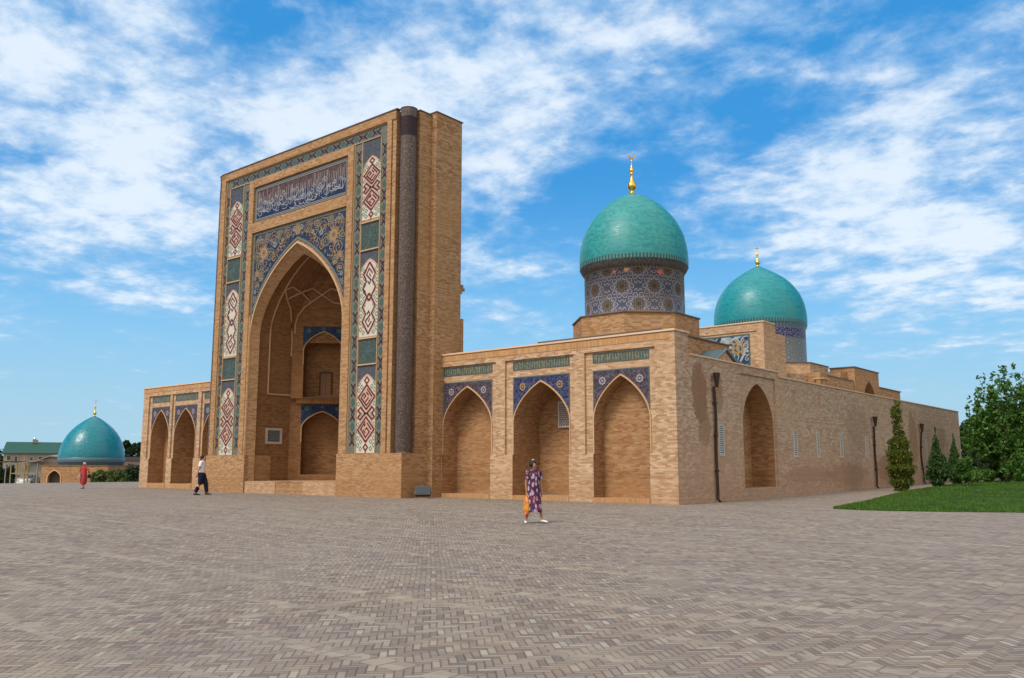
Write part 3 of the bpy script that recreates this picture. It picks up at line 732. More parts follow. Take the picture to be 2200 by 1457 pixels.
# mosaic bands with X and lozenge marks
def marks(mb, F, c, lo, hi, horiz, d, per=1.08):
    n = int((hi - lo) / per); per = (hi - lo) / n
    for i in range(n):
        q = lo + per * (i + .5)
        def T(a, b): return (c + a, q + b) if not horiz else (q + b, c + a)
        k = .16
        for sg in (-1, 1):
            ribbon(mb, F, [T(-k, sg * .31), T(-.03, sg * .13), T(.03, sg * .13), T(k, sg * .31)], .095, d - .001, 1)
            ribbon(mb, F, [T(0, sg * .12), T(0, sg * .21)], .05, d - .0015, 1)
        ribbon(mb, F, [T(0, -.11), T(-.09, 0), T(0, .11), T(.09, 0), T(0, -.11)], .06, d - .002, 1)
        b = per / 2
        pts = [T(.13 * math.cos(t) * (1 + .2 * math.cos(4 * t)), b + .20 * math.sin(t)) for t in np.linspace(0, 2 * PI, 17)[:-1]]
        if i < n - 1:
            mb.face([F.P(p[0], d - .001, p[1]) for p in pts], 2); pts = [T(.05 * math.cos(t), b + .08 * math.sin(t)) for t in np.linspace(0, 2 * PI, 9)[:-1]]; mb.face([F.P(p[0], d - .003, p[1]) for p in pts], 3)
for (a, b) in ((-27.94, -27.54), (-26.17, -25.53), (-16.46, -15.87), (-14.50, -14.04)):
    bm_ = MB(); rect(bm_, F, a, b, 2.0, 17.34, dr - .012); marks(bm_, F, (a + b) / 2, 2.1, 17.2, False, dr - .012)
    bm_.build('mosaic_band', [M['band_tile'], M['brown_mark'], M['turq_tile'], M['teal_line']], portal)
bm_ = MB(); rect(bm_, F, -27.94, -14.06, 17.37, 17.88, dr - .012); marks(bm_, F, 17.62, -27.6, -14.4, True, dr - .012, 1.0)
bm_.build('mosaic_band', [M['band_tile'], M['brown_mark'], M['turq_tile'], M['teal_line']], portal)

# kufic medallions
def medallion(cx, z0, H, kind, w=1.34):
    mb = MB(); d = dr - .012; hw = w / 2
    # arched cream ground
    A = (cx, hw, z0 + H - .75, z0 + H, .35, z0)
    pts = arch_pts(*q_args(A))
    for (x0, y0), (x1, y1) in zip(pts, pts[1:]): mb.face([F.P(x0, d, z0), F.P(x1, d, z0), F.P(x1, d, y1), F.P(x0, d, y0)], 0)
    ribbon(mb, F, [(x, y - .03) for x, y in pts], .09, d - .001, 1)
    L = []; sc = H / 3.67
    def dia(c, r, wd, m, dz=0.): ribbon(mb, F, [(cx + c[0], z0 + (c[1] - r) * sc), (cx + c[0] + r, z0 + c[1] * sc), (cx + c[0], z0 + (c[1] + r) * sc), (cx + c[0] - r, z0 + c[1] * sc), (cx + c[0], z0 + (c[1] - r) * sc)], wd, d - .004 - dz, m)
    def pl(p, wd=.085, m=2, dz=0.):
        for sg in ((1,) if m == 2 and dz == 9 else (1,)):
            ribbon(mb, F, [(cx + a, z0 + b * sc) for a, b in p], wd, d - .004 - (dz if dz != 9 else 0), m)
    # pale green field: small lozenges along the flanks, pink halo behind the red lines
    k = 0
    for zz in np.arange(.2, 3.1, .32):
        for xx in (-.56, -.36, .36, .56):
            k += 1; dia((xx, zz + (.16 if abs(xx) > .5 else 0)), .10, .05, 3, .0001 * (k % 2))
    if kind == 'A':
        for c in ((0, 2.59), (0, 1.08)):
            r = .66; mb.face([F.P(cx + a * r, d - .0035, z0 + (c[1] + b * r) * sc) for a, b in ((0, -1), (1, 0), (0, 1), (-1, 0))], 1)
        for wd, m, dz in ((.15, 1, 0), (.088, 2, .003)):
            dia((0, 3.376), .16, wd * .8, m, dz); dia((0, .26), .15, wd * .8, m, dz)
            dia((0, 2.59), .58, wd, m, dz + .0003); dia((0, 1.08), .58, wd, m, dz + .0003)
            for sg in (-1, 1):
                pl([(sg * a, b) for a, b in ((.02, 1.80), (.41, 2.13), (.57, 1.98), (.40, 1.83), (.57, 1.66), (.43, 1.54), (.02, 1.86))], wd, m, dz + .0006 + .0003 * sg)
        pl([(0, .12), (0, 0)], .07, 2, .004)
        for p in ([(.04, .38), (.38, 0)], [(.28, -.12), (.01, -.39), (-.38, -.03), (-.16, .18), (-.05, .07), (-.20, -.06)], [(.15, -.02), (-.08, -.22)], [(-.02, .24), (.15, .08)]):
            pl([(a, b + 2.59) for a, b in p], .075, 2, .0042)
        for p in ([(.08, .31), (.36, .02)], [(-.05, .38), (-.36, .04), (0, -.36), (.25, -.10), (.05, .08), (-.06, -.02)], [(-.14, .16), (-.02, .26)], [(-.18, -.02), (-.02, -.16)]):
            pl([(a, b + 1.08) for a, b in p], .075, 2, .0042)
    else:
        for wd, m, dz in ((.15, 1, 0), (.088, 2, .003)):
            for sg in (-1, 1):
                pl([(sg * a, b) for a, b in ((0, 3.50), (.42, 2.95), (.22, 2.62), (.45, 2.28), (.02, 1.66))], wd, m, dz + .0003 * (sg + 1))
                pl([(sg * a, b) for a, b in ((.02, 2.02), (.45, 1.42), (.22, 1.06), (.45, .72), (0, .12))], wd, m, dz + .0008 + .0003 * (sg + 1))
            dia((0, 1.84), .15, wd * .8, m, dz + .002)
        for q, base in ((1, 2.75), (-1, .90)):
            pl([(.22, base + .20 * q), (-.02, base + .45 * q), (-.22, base + .18 * q), (.12, base - .12 * q), (.0, base - .28 * q), (-.12, base - .14 * q)], .075, 2, .0042)
            pl([(0, base + .22 * q), (.08, base + .06 * q)], .07, 2, .0045)
    return mb.build('kufic_medallion', [M['cream_tile'], M['cream_tile2'], M['red_tile'], M['green_tile']], portal)
for cxm in (-15.185, -26.855):
    a, b = cxm - .67, cxm + .67
    medallion(cxm, 13.30, 3.20, 'A'); medallion(cxm, 7.52, 3.80, 'B'); medallion(cxm, 2.02, 3.70, 'A')
    for (za, zb, m_) in ((11.80, 13.12, 'block_tile'), (6.22, 7.40, 'block_tile')):
        t = MB(); rect(t, F, a + .03, b - .03, za, zb, dr - .012); frame(t, F, a + .03, b - .03, za, zb, dr - .012, .06, .006, 1)
        c_ = (cxm, (za + zb) / 2)
        for k in range(8):
            an = k * PI / 4; p0 = (c_[0] + .12 * math.cos(an), c_[1] + .12 * math.sin(an)); p1 = (c_[0] + .38 * math.cos(an), c_[1] + .38 * math.sin(an))
            ribbon(t, F, [p0, (p0[0] * .5 + p1[0] * .5 + .06 * math.sin(an), p0[1] * .5 + p1[1] * .5 - .06 * math.cos(an)), p1], .035, dr - .016 - .0002 * k, 2)
        disc(t, F, c_, .17, dr - .019, 1, 24, 6); disc(t, F, c_, .08, dr - .021, 2, 12)
        t.build('flower_panel', [M[m_], M['turq_tile'], M['teal_line']], portal)
    # panel heads around the medallion tops
    for (zs_, zt_, zh) in ((16.50, 17.33, 15.75), (11.32, 11.72, 10.57), (5.72, 6.14, 4.97)):
        t = MB(); Aq = (cxm, .67, zh, zs_, .35, 0)
        q = arch_pts(*q_args(Aq))
        for (x0, y0), (x1, y1) in zip(q, q[1:]): t.face([F.P(x0, dr - .010, y0), F.P(x1, dr - .010, y1), F.P(x1, dr - .010, zt_), F.P(x0, dr - .010, zt_)])
        t.build('panel_head', M['head_tile'], portal)
    for zz in (13.13, 11.73, 7.41, 6.15): t = MB(); fbox(t, F, a, b, .03, dr - .005, zz, zz + .055); t.build('cross_fillet', M['trim'], portal)

# inscription panel
ip = MB(); rect(ip, F, -25.06, -16.94, 14.85, 16.91, dr - .004, 5)
rect(ip, F, -24.84, -17.16, 15.92, 16.66, dr - .010, 0); rect(ip, F, -24.84, -17.16, 15.08, 15.92, dr - .0105, 1)
for zz in (16.68, 16.77, 15.02, 14.94): fbox(ip, F, -24.9, -17.1, dr - .03, dr - .002, zz, zz + .03, 2)
for xx in (-24.9, -17.13): fbox(ip, F, xx, xx + .03, dr - .03, dr - .002, 15.06, 16.67, 2)
rs = random.Random(3); k = 0
x = -24.75
while x < -17.25:       # tall uprights of the script
    h0 = 15.25 + rs.random() * .25; h1 = 16.25 + rs.random() * .38
    ln = [(x + rs.uniform(-.02, .02), h0), (x, (h0 + h1) / 2), (x + rs.uniform(-.03, .03), h1)]
    k += 1; ribbon(ip, F, ln, .020 + rs.random() * .022, dr - .014 - .00005 * k, 3)
    x += rs.uniform(.09, .22)
x = -24.7
while x < -17.4:        # bowls, hooks and ligatures
    r = rs.uniform(.12, .30); yb = rs.uniform(15.22, 15.86); a0 = rs.uniform(PI * .95, PI * 1.2); a1 = rs.uniform(1.85 * PI, 2.35 * PI)
    p = [(x + r * math.cos(a0 + (a1 - a0) * t / 8), yb + r * .62 * math.sin(a0 + (a1 - a0) * t / 8)) for t in range(9)]
    k += 1; ribbon(ip, F, p, rs.uniform(.035, .06), dr - .014 - .00005 * k, 3)
    if rs.random() < .6:
        q = [(x + .05, yb + .25), (x + .16, yb + .42), (x + .30, yb + .30), (x + .22, yb + .18)]; k += 1; ribbon(ip, F, q, .04, dr - .014 - .00005 * k, 3)
    for _ in range(2):
        k += 1; c_ = (x + rs.uniform(-.1, .2), rs.uniform(15.2, 16.2)); disc(ip, F, c_, .028, dr - .014 - .00005 * k, 3, 4)
    x += rs.uniform(.10, .2)
ip.build('inscription_panel', [M['ins_upper'], M['ins_lower'], M['pale_line'], M['pale_line'], M['gilt_line'], M['band_tile']], portal)

# big spandrel with arabesques
sp = MB(); s0, s1, zt = -25.06, -16.94, 14.27
spandrel(sp, F, A0, s0, s1, zt, dr - .006, 0, .16, 9.65)
frame(sp, F, s0, s1, 9.65, zt, dr - .006, .16, .005, 5, bottom=False)
pts = [(x, max(y, 9.65)) for x, y in arch_pts(cxp, 3.9 + .25, 8.6, 13.06 + .3, .35, 40)]
ribbon(sp, F, [p for p in pts if p[1] > 9.66 and s0 < p[0] < s1], .14, dr - .013, 5)
def inside_sp(x, z):
    if not (s0 + .2 < x < s1 - .2 and z < zt - .2 and z > 9.7): return False
    q = abs(x - cxp) / 4.2
    if q >= 1: return True
    return z > 8.6 + prof(abs(x - cxp), 4.2, 4.85, .35) + .08
rs = random.Random(11); k = 0
def addrib(p, wd, m):
    global k
    run = []
    for q in p:
        for sg in (1,):
            pass
        if inside_sp(*q): run.append(q)
        else:
            if len(run) > 1: k += 1; emit(run, wd, m)
            run = []
    if len(run) > 1: k += 1; emit(run, wd, m)
def emit(run, wd, m):
    ribbon(sp, F, run, wd, dr - .014 - .00006 * k, m); ribbon(sp, F, [(2 * cxp - a, b) for a, b in run], wd, dr - .014 - .00006 * k, m)
seeds = [(-24.3, 13.5, .55), (-23.1, 13.6, .5), (-24.4, 12.3, .5), (-21.9, 13.75, .35), (-24.55, 11.2, .35), (-23.4, 12.8, .4), (-24.7, 10.4, .25), (-22.6, 13.9, .3), (-23.9, 12.9, .3), (-24.75, 12.9, .3), (-24.2, 11.7, .25), (-21.2, 13.95, .25), (-24.8, 11.7, .2), (-23.7, 13.95, .28), (-24.8, 9.95, .2)]
for (x, z, r) in seeds:
    for m_, wd, ph in ((3, .035, 0), (1, .035, 2.1)):
        tt = np.linspace(0, 2.3 * 2 * PI, 46); a0 = rs.random() * 6.28 + ph; dirn = 1 if rs.random() < .5 else -1
        addrib([(x + r * (1 - t / 16) * math.cos(a0 + dirn * t), z + r * (1 - t / 16) * math.sin(a0 + dirn * t)) for t in tt], wd, m_)
for _ in range(210):
    x = rs.uniform(s0 + .2, cxp); z = rs.uniform(9.8, zt - .25); a0 = rs.random() * 6.28; r = rs.uniform(.07, .17)
    if inside_sp(x, z): addrib([(x + r * math.cos(a0 + t), z + r * .9 * math.sin(a0 + t)) for t in np.linspace(0, 4.2, 10)], .032, rs.choice((1, 1, 2, 3, 4)))
def flower(x, z, r, m1, m2, asp=1.0):
    global k
    for xx in {x, 2 * cxp - x}:
        k += 1; d_ = dr - .0215
        for j in range(12):
            t = j * PI / 6; sp.face([F.P(xx + r * rr_ * math.cos(t + o_), d_ - .0002 * (j % 3) , z + r * asp * rr_ * math.sin(t + o_)) for rr_, o_ in ((.3, 0), (.8, -.18), (1.0, 0), (.8, .18))], m1)
        disc(sp, F, (xx, z), r * .62, d_ - .0012, m2, 18); disc(sp, F, (xx, z), r * .40, d_ - .0022, m1, 16, 8); disc(sp, F, (xx, z), r * .2, d_ - .0032, 3, 10)
flower(-24.0, 13.0, .48, 4, 1); flower(-24.05, 12.97, .0001, 4, 1); flower(-23.0, 13.3, .22, 3, 2); flower(cxp, 13.85, .26, 1, 4, 1.3); flower(-24.55, 11.9, .22, 1, 4); flower(-24.7, 10.9, .16, 3, 2); flower(-22.3, 13.45, .17, 1, 4); flower(-24.6, 13.8, .16, 3, 1)
sp.build('spandrel_mosaic', [M['span_large'], M['gilt_line'], M['pale_line'], M['teal_line'], M['orange_line'], M['band_tile']], portal)
t = MB(); trimline(t, F, A0, dr - .01, .09, .05, 0, 6.6); t.build('arch_trim', M['trim'], portal)

# corner columns
for cx_ in (-12.95, -28.5):
    c_ = MB(); c_.lathe([(.33, 0), (.33, .12), (.37, .16), (.37, 16.1), (.39, 16.14), (.39, 16.33)], (0, 0), 32); 
    o = c_.build('corner_column', M['column'], portal); o.location = (cx_, -1.83, 2.0); 
    cc = MB(); cc.lathe([(.0, 16.34), (.5, 16.34), (.52, 16.40), (.0, 16.45)], (cx_, -1.83), 32); cc2 = MB(); cc2.lathe([(0, 18.33), (.41, 18.33), (.42, 18.36), (0, 18.39)], (cx_, -1.83), 32); cc2.build('column_cap', M['roofedge'], portal)

# vault ribs
rb = MB()
def rib(pts, w=.055):
    for sg in (1, -1):
        q = [(cxp + sg * (x - cxp), y, z) for x, y, z in pts]
        # lift a little off the vault towards the iwan centre
        c0 = Vector((cxp, -.6, 7.5)); q = [Vector(p) + (c0 - Vector(p)).normalized() * .03 for p in q]
        rb.tube(q, w, 6)
rib([(-24.88, -.92, 5.35), (-24.88, -.92, 8.4)] + [(x, -.95, z) for x, z in arch_pts(*q_args(AB))[1:13]])
rib([(-24.88, -.92, 5.35), (-24.88, .55, 5.35)])
rib([(-24.88, .56, 7.6), (-24.88, .56, 8.44), (-24.78, .45, 9.0), (-24.61, .29, 9.64), (-24.29, -.04, 10.22), (-23.96, -.55, 10.69), (-23.6, -.93, 11.08)])
rib([(-24.83, .68, 7.6), (-24.83, .68, 8.45), (-24.68, .60, 9.48), (-24.47, .62, 9.93), (-24.08, .74, 10.38), (-23.62, .94, 10.72), (-23.1, 1.17, 11.05), (-22.5, 1.42, 11.41), (-21.9, 1.60, 11.15), (-21.0, 1.72, 10.9)])
rib([(-23.6, -.93, 11.09), (-23.43, -.56, 11.29), (-23.61, .2, 11.1), (-23.68, .91, 10.69)])
rib([(-23.97, -.49, 10.68), (-23.58, .18, 11.13), (-23.26, .66, 11.4), (-23.05, 1.21, 11.05), (-22.77, 1.82, 10.68), (-21.9, 1.95, 10.45), (-21.0, 1.55, 11.25)])
rb.build('vault_rib', M['trim'], portal)
# mosaics, trims, balcony and doors inside the iwan
for (Fq, lo, hi) in nichedefs:
    c = lo[0]
    for A, z1, zl, e_ in ((lo, 4.88, 3.75, 0), (hi, 9.33, 8.25, -.15)):
        t = MB(); spandrel(t, Fq, A, c - 1.17, c + 1.17, z1, e_ - .012, 0, .05, zl); disc(t, Fq, (c - .85, z1 - .25), .13, e_ - .016, 1, 16, 8); disc(t, Fq, (c + .85, z1 - .25), .13, e_ - .016, 1, 16, 8); disc(t, Fq, (c, z1 - .14), .09, e_ - .016, 1, 16, 8)
        t.build('niche_mosaic', [M['span_iwan'], M['turq_tile']], portal)
        t = MB(); trimline(t, Fq, A, e_ - .006, .05, .03, 0, .8); t.build('niche_trim', M['trim'], portal)
    t = MB(); fbox(t, Fq, .35, (LD if Fq is not FB else 3.12) - .2, -.20, .1, 4.93, 5.26); t.build('balcony_edge', M['soldier'], portal)
    dw = MB()
    a, b, z0, z1 = c - .32, c + .42, 5.29, 6.82
    frame(dw, Fq, a, b, z0, z1, .89, .08, .05, 1, bottom=False)
    fbox(dw, Fq, a + .08, (a + b) / 2 - .012, .86, .89, z0, z1 - .08, 0); fbox(dw, Fq, (a + b) / 2 + .012, b - .08, .86, .89, z0, z1 - .08, 0); fbox(dw, Fq, (a + b) / 2 - .012, (a + b) / 2 + .012, .87, .888, z0, z1 - .08, 1)
    dw.build('balcony_door', [M['wood'], M['wooddark']], portal)
FW_ = Fr((cxp - 3.9, 0, 0), (0, 1, 0), (-1, 0, 0))
t = MB(); frame(t, FW_, -.95, .12, 2.62, 3.50, 0, .13, .06, 0); rect(t, FW_, -.82, -.01, 2.75, 3.37, -.02, 1)
for i in range(6): 
    n = 7
    for j in range(n):
        if random.random() < .8: fbox(t, FW_, -.75 + j * .10, -.75 + j * .10 + random.uniform(.03, .08), -.026, -.021, 3.27 - i * .085, 3.30 - i * .085, 2)
t.build('wall_plaque', [M['marble'], M['slate'], plain('plaque_lettering', (.25, .26, .27), .5)], portal)

# ---- dome chambers
def finial(parent, x, y, z0, H, scl=1.):
    f = MB(); p = [(0.0, 0), (.22, 0), (.16, .05), (.12, .12), (.17, .17), (.30, .27), (.34, .36), (.30, .46), (.20, .56), (.12, .68), (.085, .80), (.07, .90), (.12, .94), (.13, .97), (.08, 1.0), (.15, 1.06), (.17, 1.13), (.13, 1.20), (.06, 1.26), (.045, 1.40), (.03, 1.55), (.06, 1.59), (.02, 1.64), (.0, 1.66)]
    k = H / 2.05
    f.lathe([(r * scl * .85, z0 + h * k) for r, h in p], (x, y), 20)
    # crescent, turned towards the square
    c = Vector((x, y, z0 + 1.83 * k)); ro = .17 * scl
    P = []
    for i in range(15):
        a = -PI * .78 + 2 * PI * .78 * i / 14 - PI / 2
        rr = ro; th = .045 * scl * math.sin(PI * i / 14) + .006
        P.append((a, rr, th))
    rows = []
    for a, rr, th in P:
        ctr = c + Vector((math.cos(a) * rr * .77, math.cos(a) * rr * .64, math.sin(a) * rr))
        rows.append([ctr + Vector((0, 0, 1)) * th * math.sin(t) * .6 + Vector((math.cos(a) * .77, math.cos(a) * .64, math.sin(a))) * th * math.cos(t) for t in np.linspace(0, 2 * PI, 7)[:-1]])
    f.grid(rows, 0, True, True)
    f.build('finial', M['gold'], parent)
def dome_on(parent, x, y, z0, r, H, prof_, mat, n=64):
    d_ = MB(); d_.lathe([(r * a, H * b) for a, b in prof_], (0, 0), n); o = d_.build('dome_shell', mat, parent); o.location = (x, y, z0); return o
P1 = [(1.0, 0), (1.006, .07), (1.003, .16), (.985, .26), (.945, .38), (.895, .47), (.83, .555), (.75, .64), (.65, .72), (.535, .797), (.41, .866), (.285, .918), (.16, .960), (.06, .987), (.0, 1.0)]
P2 = [(1.0, 0), (1.008, .08), (1.0, .20), (.97, .33), (.925, .43), (.865, .52), (.765, .625), (.68, .695), (.585, .757), (.47, .815), (.35, .868), (.23, .917), (.11, .962), (.0, 1.0)]
def octo(xc, yc, a):
    s = a * math.tan(PI / 8); return [(xc - s, yc - a), (xc + s, yc - a), (xc + a, yc - s), (xc + a, yc + s), (xc + s, yc + a), (xc - s, yc + a), (xc - a, yc + s), (xc - a, yc - s)]
# front chamber block
ch = MB(); ch.box((-8.3, 2.34, 5.2), (-2.0, 8.9, 7.05), 0)
chb = ch.build('dome_chamber', M['brick_portal'], mad); chb['label'] = 'front dome chamber nearest the corner of the arcade'
e = MB(); e.box((-8.38, 2.26, 7.052), (-1.92, 8.95, 7.11)); e.prism(octo(-4.8, 5.0, 2.76), 8.002, 8.05, 0, True, True); e.build('roof_flashing', M['roofedge'], chb)
oc = MB(); oc.prism(octo(-4.8, 5.0, 2.7), 7.1, 8.0); oc.build('octagonal_base', M['brick_portal'], chb)
dm = MB(); dm.lathe([(2.3, 0.0), (2.3, 2.2), (2.32, 2.2)], (0, 0), 72); o = dm.build('drum', M['drum'], chb); o.location = (-4.8, 5.0, 8.04)
dm = MB(); dm.lathe([(2.30, .0), (2.36, .05), (2.46, .20), (2.50, .30), (2.52, .325), (2.44, .33)], (0, 0), 72); o = dm.build('cornice', M['cornice'], chb); o.location = (-4.8, 5.0, 10.16)
dome_on(chb, -4.8, 5.0, 10.50, 2.51, 3.71, P1, M['glaze1']); finial(chb, -4.8, 5.0, 14.18, 2.1, .78)
# bare plaster scars on the front drum
patch_m = [plain('bare_ochre_plaster', (.27, .14, .06), .9), plain('bare_red_brick', (.38, .09, .05), .9)]
for (ang, zz, w_, h_, m_) in ((-1.16, 1.95, .05, .16, 0), (-.50, 1.86, .055, .20, 1), (-1.40, 1.90, .03, .12, 1)):
    n = 11; sc_ = MB(); sc_.face([(-4.8 + 2.312 * math.cos(ang + w_ * math.cos(t) * (1 + .3 * math.sin(3 * t))), 5.0 + 2.312 * math.sin(ang + w_ * math.cos(t) * (1 + .3 * math.sin(3 * t))), 8.04 + zz + h_ * .6 * math.sin(t)) for t in np.linspace(0, 2 * PI, n)[:-1]]); sc_.build('lost_tile_patch', patch_m[m_], chb)
gb_ = MB(); gx0, gx1, ym, hwid, zr, ze = -1.98, -1.0, 6.32, 1.0, 6.55, 6.03
gb_.face([(gx1, ym - hwid + .08, 5.2), (gx1, ym + hwid - .08, 5.2), (gx1, ym + hwid - .08, ze), (gx1, ym, zr - .04), (gx1, ym - hwid + .08, ze)])
gb_.face([(gx1, ym - hwid + .08, 5.2), (gx0, ym - hwid + .08, 5.2), (gx0, ym - hwid + .08, ze), (gx1, ym - hwid + .08, ze)])
gr_ = gb_.build('roof_gable', M['brick'], mad)
M['ribbed'] = plain('blue_grey_ribbed_sheet', (.10, .145, .165), .45, .3, 5)
t = MB()
for sg in (-1, 1):
    t.face([(gx0, ym, zr), (gx1 + .1, ym, zr), (gx1 + .1, ym + sg * hwid, ze - .02), (gx0, ym + sg * hwid, ze - .02)])
    for i in range(8):
        xx = gx0 + .02 + i * .148; t.tube([(xx, ym, zr + .015), (xx, ym + sg * hwid, ze - .005)], .022, 5)
    t.tube([(gx1 + .1, ym, zr), (gx1 + .1, ym + sg * hwid, ze - .02)], .04, 6)
t.build('ribbed_roof', M['ribbed'], gr_)
# rear portal (faces the same way as the main one)
F2 = Fr((0, 20, 0), (1, 0, 0), (0, 1, 0)); Ar = (-7.9, 2.45, 5.6, 8.35, .35, 5.2)
mb = MB(); mb.box((-11.5, 20, 9.5), (-5.03, 21.6, 10.0)); mb.box((-5.45, 20, 5.2), (-5.03, 23.2, 9.498)); mb.box((-11.5, 20, 5.2), (-10.4, 23.2, 9.498))
plate(mb, F2, -10.4, -5.45, 5.2, 9.5, .06, [Ar]); reveal(mb, F2, Ar, .06, 1.5, 1, back=1)
# stepped shoulder at its back
for i in range(7): mb.box((-5.40, 21.61 + i * .25, 9.0 - i * .45), (-5.05, 21.85 + i * .25, 9.9 - i * .45))
mb.box((-11.4, 21.61, 5.2), (-5.41, 23.4, 9.3))
rp = mb.build('rear_portal', [M['brick'], M['brick_niche']], mad)
t = MB(); spandrel(t, F2, Ar, -10.35, -5.95, 9.36, .045, 0, .12, 5.6); frame(t, F2, -10.35, -5.95, 5.6, 9.36, .045, .09, .01, 1, bottom=False)
disc(t, F2, (-6.75, 8.55), .42, .038, 2, 32, 8, .25); disc(t, F2, (-6.75, 8.55), .25, .034, 0, 24, 8); disc(t, F2, (-6.75, 8.55), .15, .030, 2, 16, 6)
rs = random.Random(5); kk = 0
for _ in range(60):
    x = rs.uniform(-10.2, -6.1); z = rs.uniform(6.3, 9.2); q = abs(x + 7.9) / 2.6
    if q < 1 and z < 5.6 + prof(abs(x + 7.9), 2.6, 3.0, .35) + .25: continue
    if (x + 6.75) ** 2 + (z - 8.55) ** 2 < .3: continue
    r = rs.uniform(.10, .2); a0 = rs.random() * 6.3; kk += 1
    ribbon(t, F2, [(x + r * (1 - s_ / 9) * math.cos(a0 + s_), z + r * (1 - s_ / 9) * math.sin(a0 + s_)) for s_ in np.linspace(0, 6.5, 14)], .06, .040 - .0001 * kk, 3)
t.build('spandrel_mosaic', [M['portal2_tile'], M['trim_blue'], M['gilt_line'], M['pale_line']], rp)
t = MB(); trimline(t, F2, Ar, .05, .12, .06, 0); t.build('arch_trim', M['trim_blue'], rp)
t = MB(); t.box((-11.55, 19.94, 10.002), (-4.97, 21.65, 10.07)); t.build('coping', M['coping'], rp)
# rear chamber
ch = MB(); ch.box((-12.7, 24.0, 5.2), (-4.72, 32.0, 7.2)); chb2 = ch.build('dome_chamber', M['brick'], mad); chb2['label'] = 'rear dome chamber behind the inner portal'
oc = MB(); oc.prism(octo(-8.7, 28, 4.0), 7.2, 8.05); oc.build('octagonal_base', M['brick'], chb2)
e = MB(); e.prism(octo(-8.7, 28, 4.06), 8.052, 8.11, 0, True, True); e.build('roof_flashing', M['roofedge'], chb2)
dm = MB(); dm.lathe([(3.0, 0.0), (3.0, 2.55), (3.08, 2.7), (3.1, 2.85)], (0, 0), 72); o = dm.build('drum', M['drum2'], chb2); o.location = (-8.7, 28, 8.1)
dome_on(chb2, -8.7, 28, 10.93, 3.13, 4.5, P2, M['glaze2']); finial(chb2, -8.7, 28, 15.38, 1.55, .65)
# courtyard rooms behind the side wall
FR_ = Fr((-4, 0, 0), (0, 1, 0), (-1, 0, 0))
mb = MB(); mb.box((-12, 25.9, 5.2), (-4.02, 26.6, 7.35)); mb.box((-5, 26.62, 5.2), (-4.0, 32.5, 7.25))
mb.box((-4.15, 25.75, 5.2), (-3.85, 26.9, 7.36)); 
Aq = (35.6, 1.35, 6.0, 7.5, .35, 5.2)
plate(mb, FR_, 32.52, 37.9, 5.2, 8.25, -.1, [Aq]); reveal(mb, FR_, Aq, -.1, .9, 1, back=1)
mb.face([FR_.P(32.52, -.1, 5.2), FR_.P(32.52, 1.6, 5.2), FR_.P(32.52, 1.6, 8.25), FR_.P(32.52, -.1, 8.25)]); mb.face([FR_.P(37.9, -.1, 5.2), FR_.P(37.9, 1.6, 5.2), FR_.P(37.9, 1.6, 8.25), FR_.P(37.9, -.1, 8.25)])
mb.face([FR_.P(32.52, -.1, 8.25), FR_.P(37.9, -.1, 8.25), FR_.P(37.9, 1.6, 8.25), FR_.P(32.52, 1.6, 8.25)])
mb.box((-5.7, 31.2, 5.2), (-4.4, 32.51, 7.9)); mb.box((-5, 37.92, 5.2), (-4.0, 43.5, 7.2))
cr = mb.build('courtyard_rooms', [M['brick_portal'], M['brick_niche']], mad)
t = MB(); fbox(t, FR_, 26.95, 32.45, -.05, 1.05, 7.252, 7.31); fbox(t, FR_, 37.95, 43.6, -.08, 1.05, 7.202, 7.27); fbox(t, FR_, 32.45, 37.97, -.15, 1.65, 8.252, 8.32)
t.build('roof_flashing', M['roofedge'], cr)
t = MB(); t.tube([(-3.98, 26.25, 5.3), (-3.98, 26.25, 6.9)], .22, 14); t.box((-4.3, 25.7, 6.9), (-3.6, 26.85, 6.98)); t.build('corner_shaft', M['brick'], cr)

# ------------------------------------------------------------------ ground
def grid_ground():
    xs = np.concatenate([np.linspace(-95, -66, 8), np.linspace(-65, -56, 28), np.linspace(-54, 60, 90)]); ys = np.concatenate([np.linspace(-60, 70, 105)])
    mb = MB(); rows = [[(x, y, ground_z(x, y)) for x in xs] for y in ys]; mb.grid(rows, 0, True); return mb
g = grid_ground().build('paved_square', M['paving']); g['kind'] = 'structure'
mb = MB(); mb.face([(-3000, -3000, -1.32), (3000, -3000, -1.32), (3000, 3000, -1.32), (-3000, 3000, -1.32)]); g = mb.build('ground', M['terrain']); g['kind'] = 'structure'
# lawn
edge_f = [(5.45, .75), (6.3, .42), (7.2, .42), (8.1, .7), (9.1, 1.22), (10.9, 2.05), (14, 3.5), (20, 6.3), (32, 12)]
edge_l = [(5.45, .75), (5.0, 3.6), (4.55, 7), (3.9, 11), (3.3, 15), (2.75, 20), (2.4, 26), (2.1, 33), (2.0, 42), (2.2, 50), (3.0, 60)]
def lawn_z(u, v, x, y): return ground_z(x, y) + .02 + .30 * (1 - math.exp(-4.5 * min(u, v * 1.0)))
rows = []
nu, nv = 40, 40
def lerp_path(P, t):
    L = [0]
    for a, b in zip(P, P[1:]): L.append(L[-1] + math.dist(a, b))
    s = t * L[-1]
    for i in range(len(P) - 1):
        if s <= L[i + 1] or i == len(P) - 2:
            f = (s - L[i]) / (L[i + 1] - L[i]); return (P[i][0] + (P[i + 1][0] - P[i][0]) * f, P[i][1] + (P[i + 1][1] - P[i][1]) * f)
def lawn_pt(u, v):
    a = lerp_path(edge_f, u ** 1.3); b = lerp_path(edge_l, v ** 1.3)
    x = a[0] + b[0] - edge_f[0][0]; y = a[1] + b[1] - edge_f[0][1]
    return x, y, lawn_z(u ** 1.0, v ** 1.0, x, y) + .03 * math.sin(x * .9) * min(1, 3 * min(u, v))
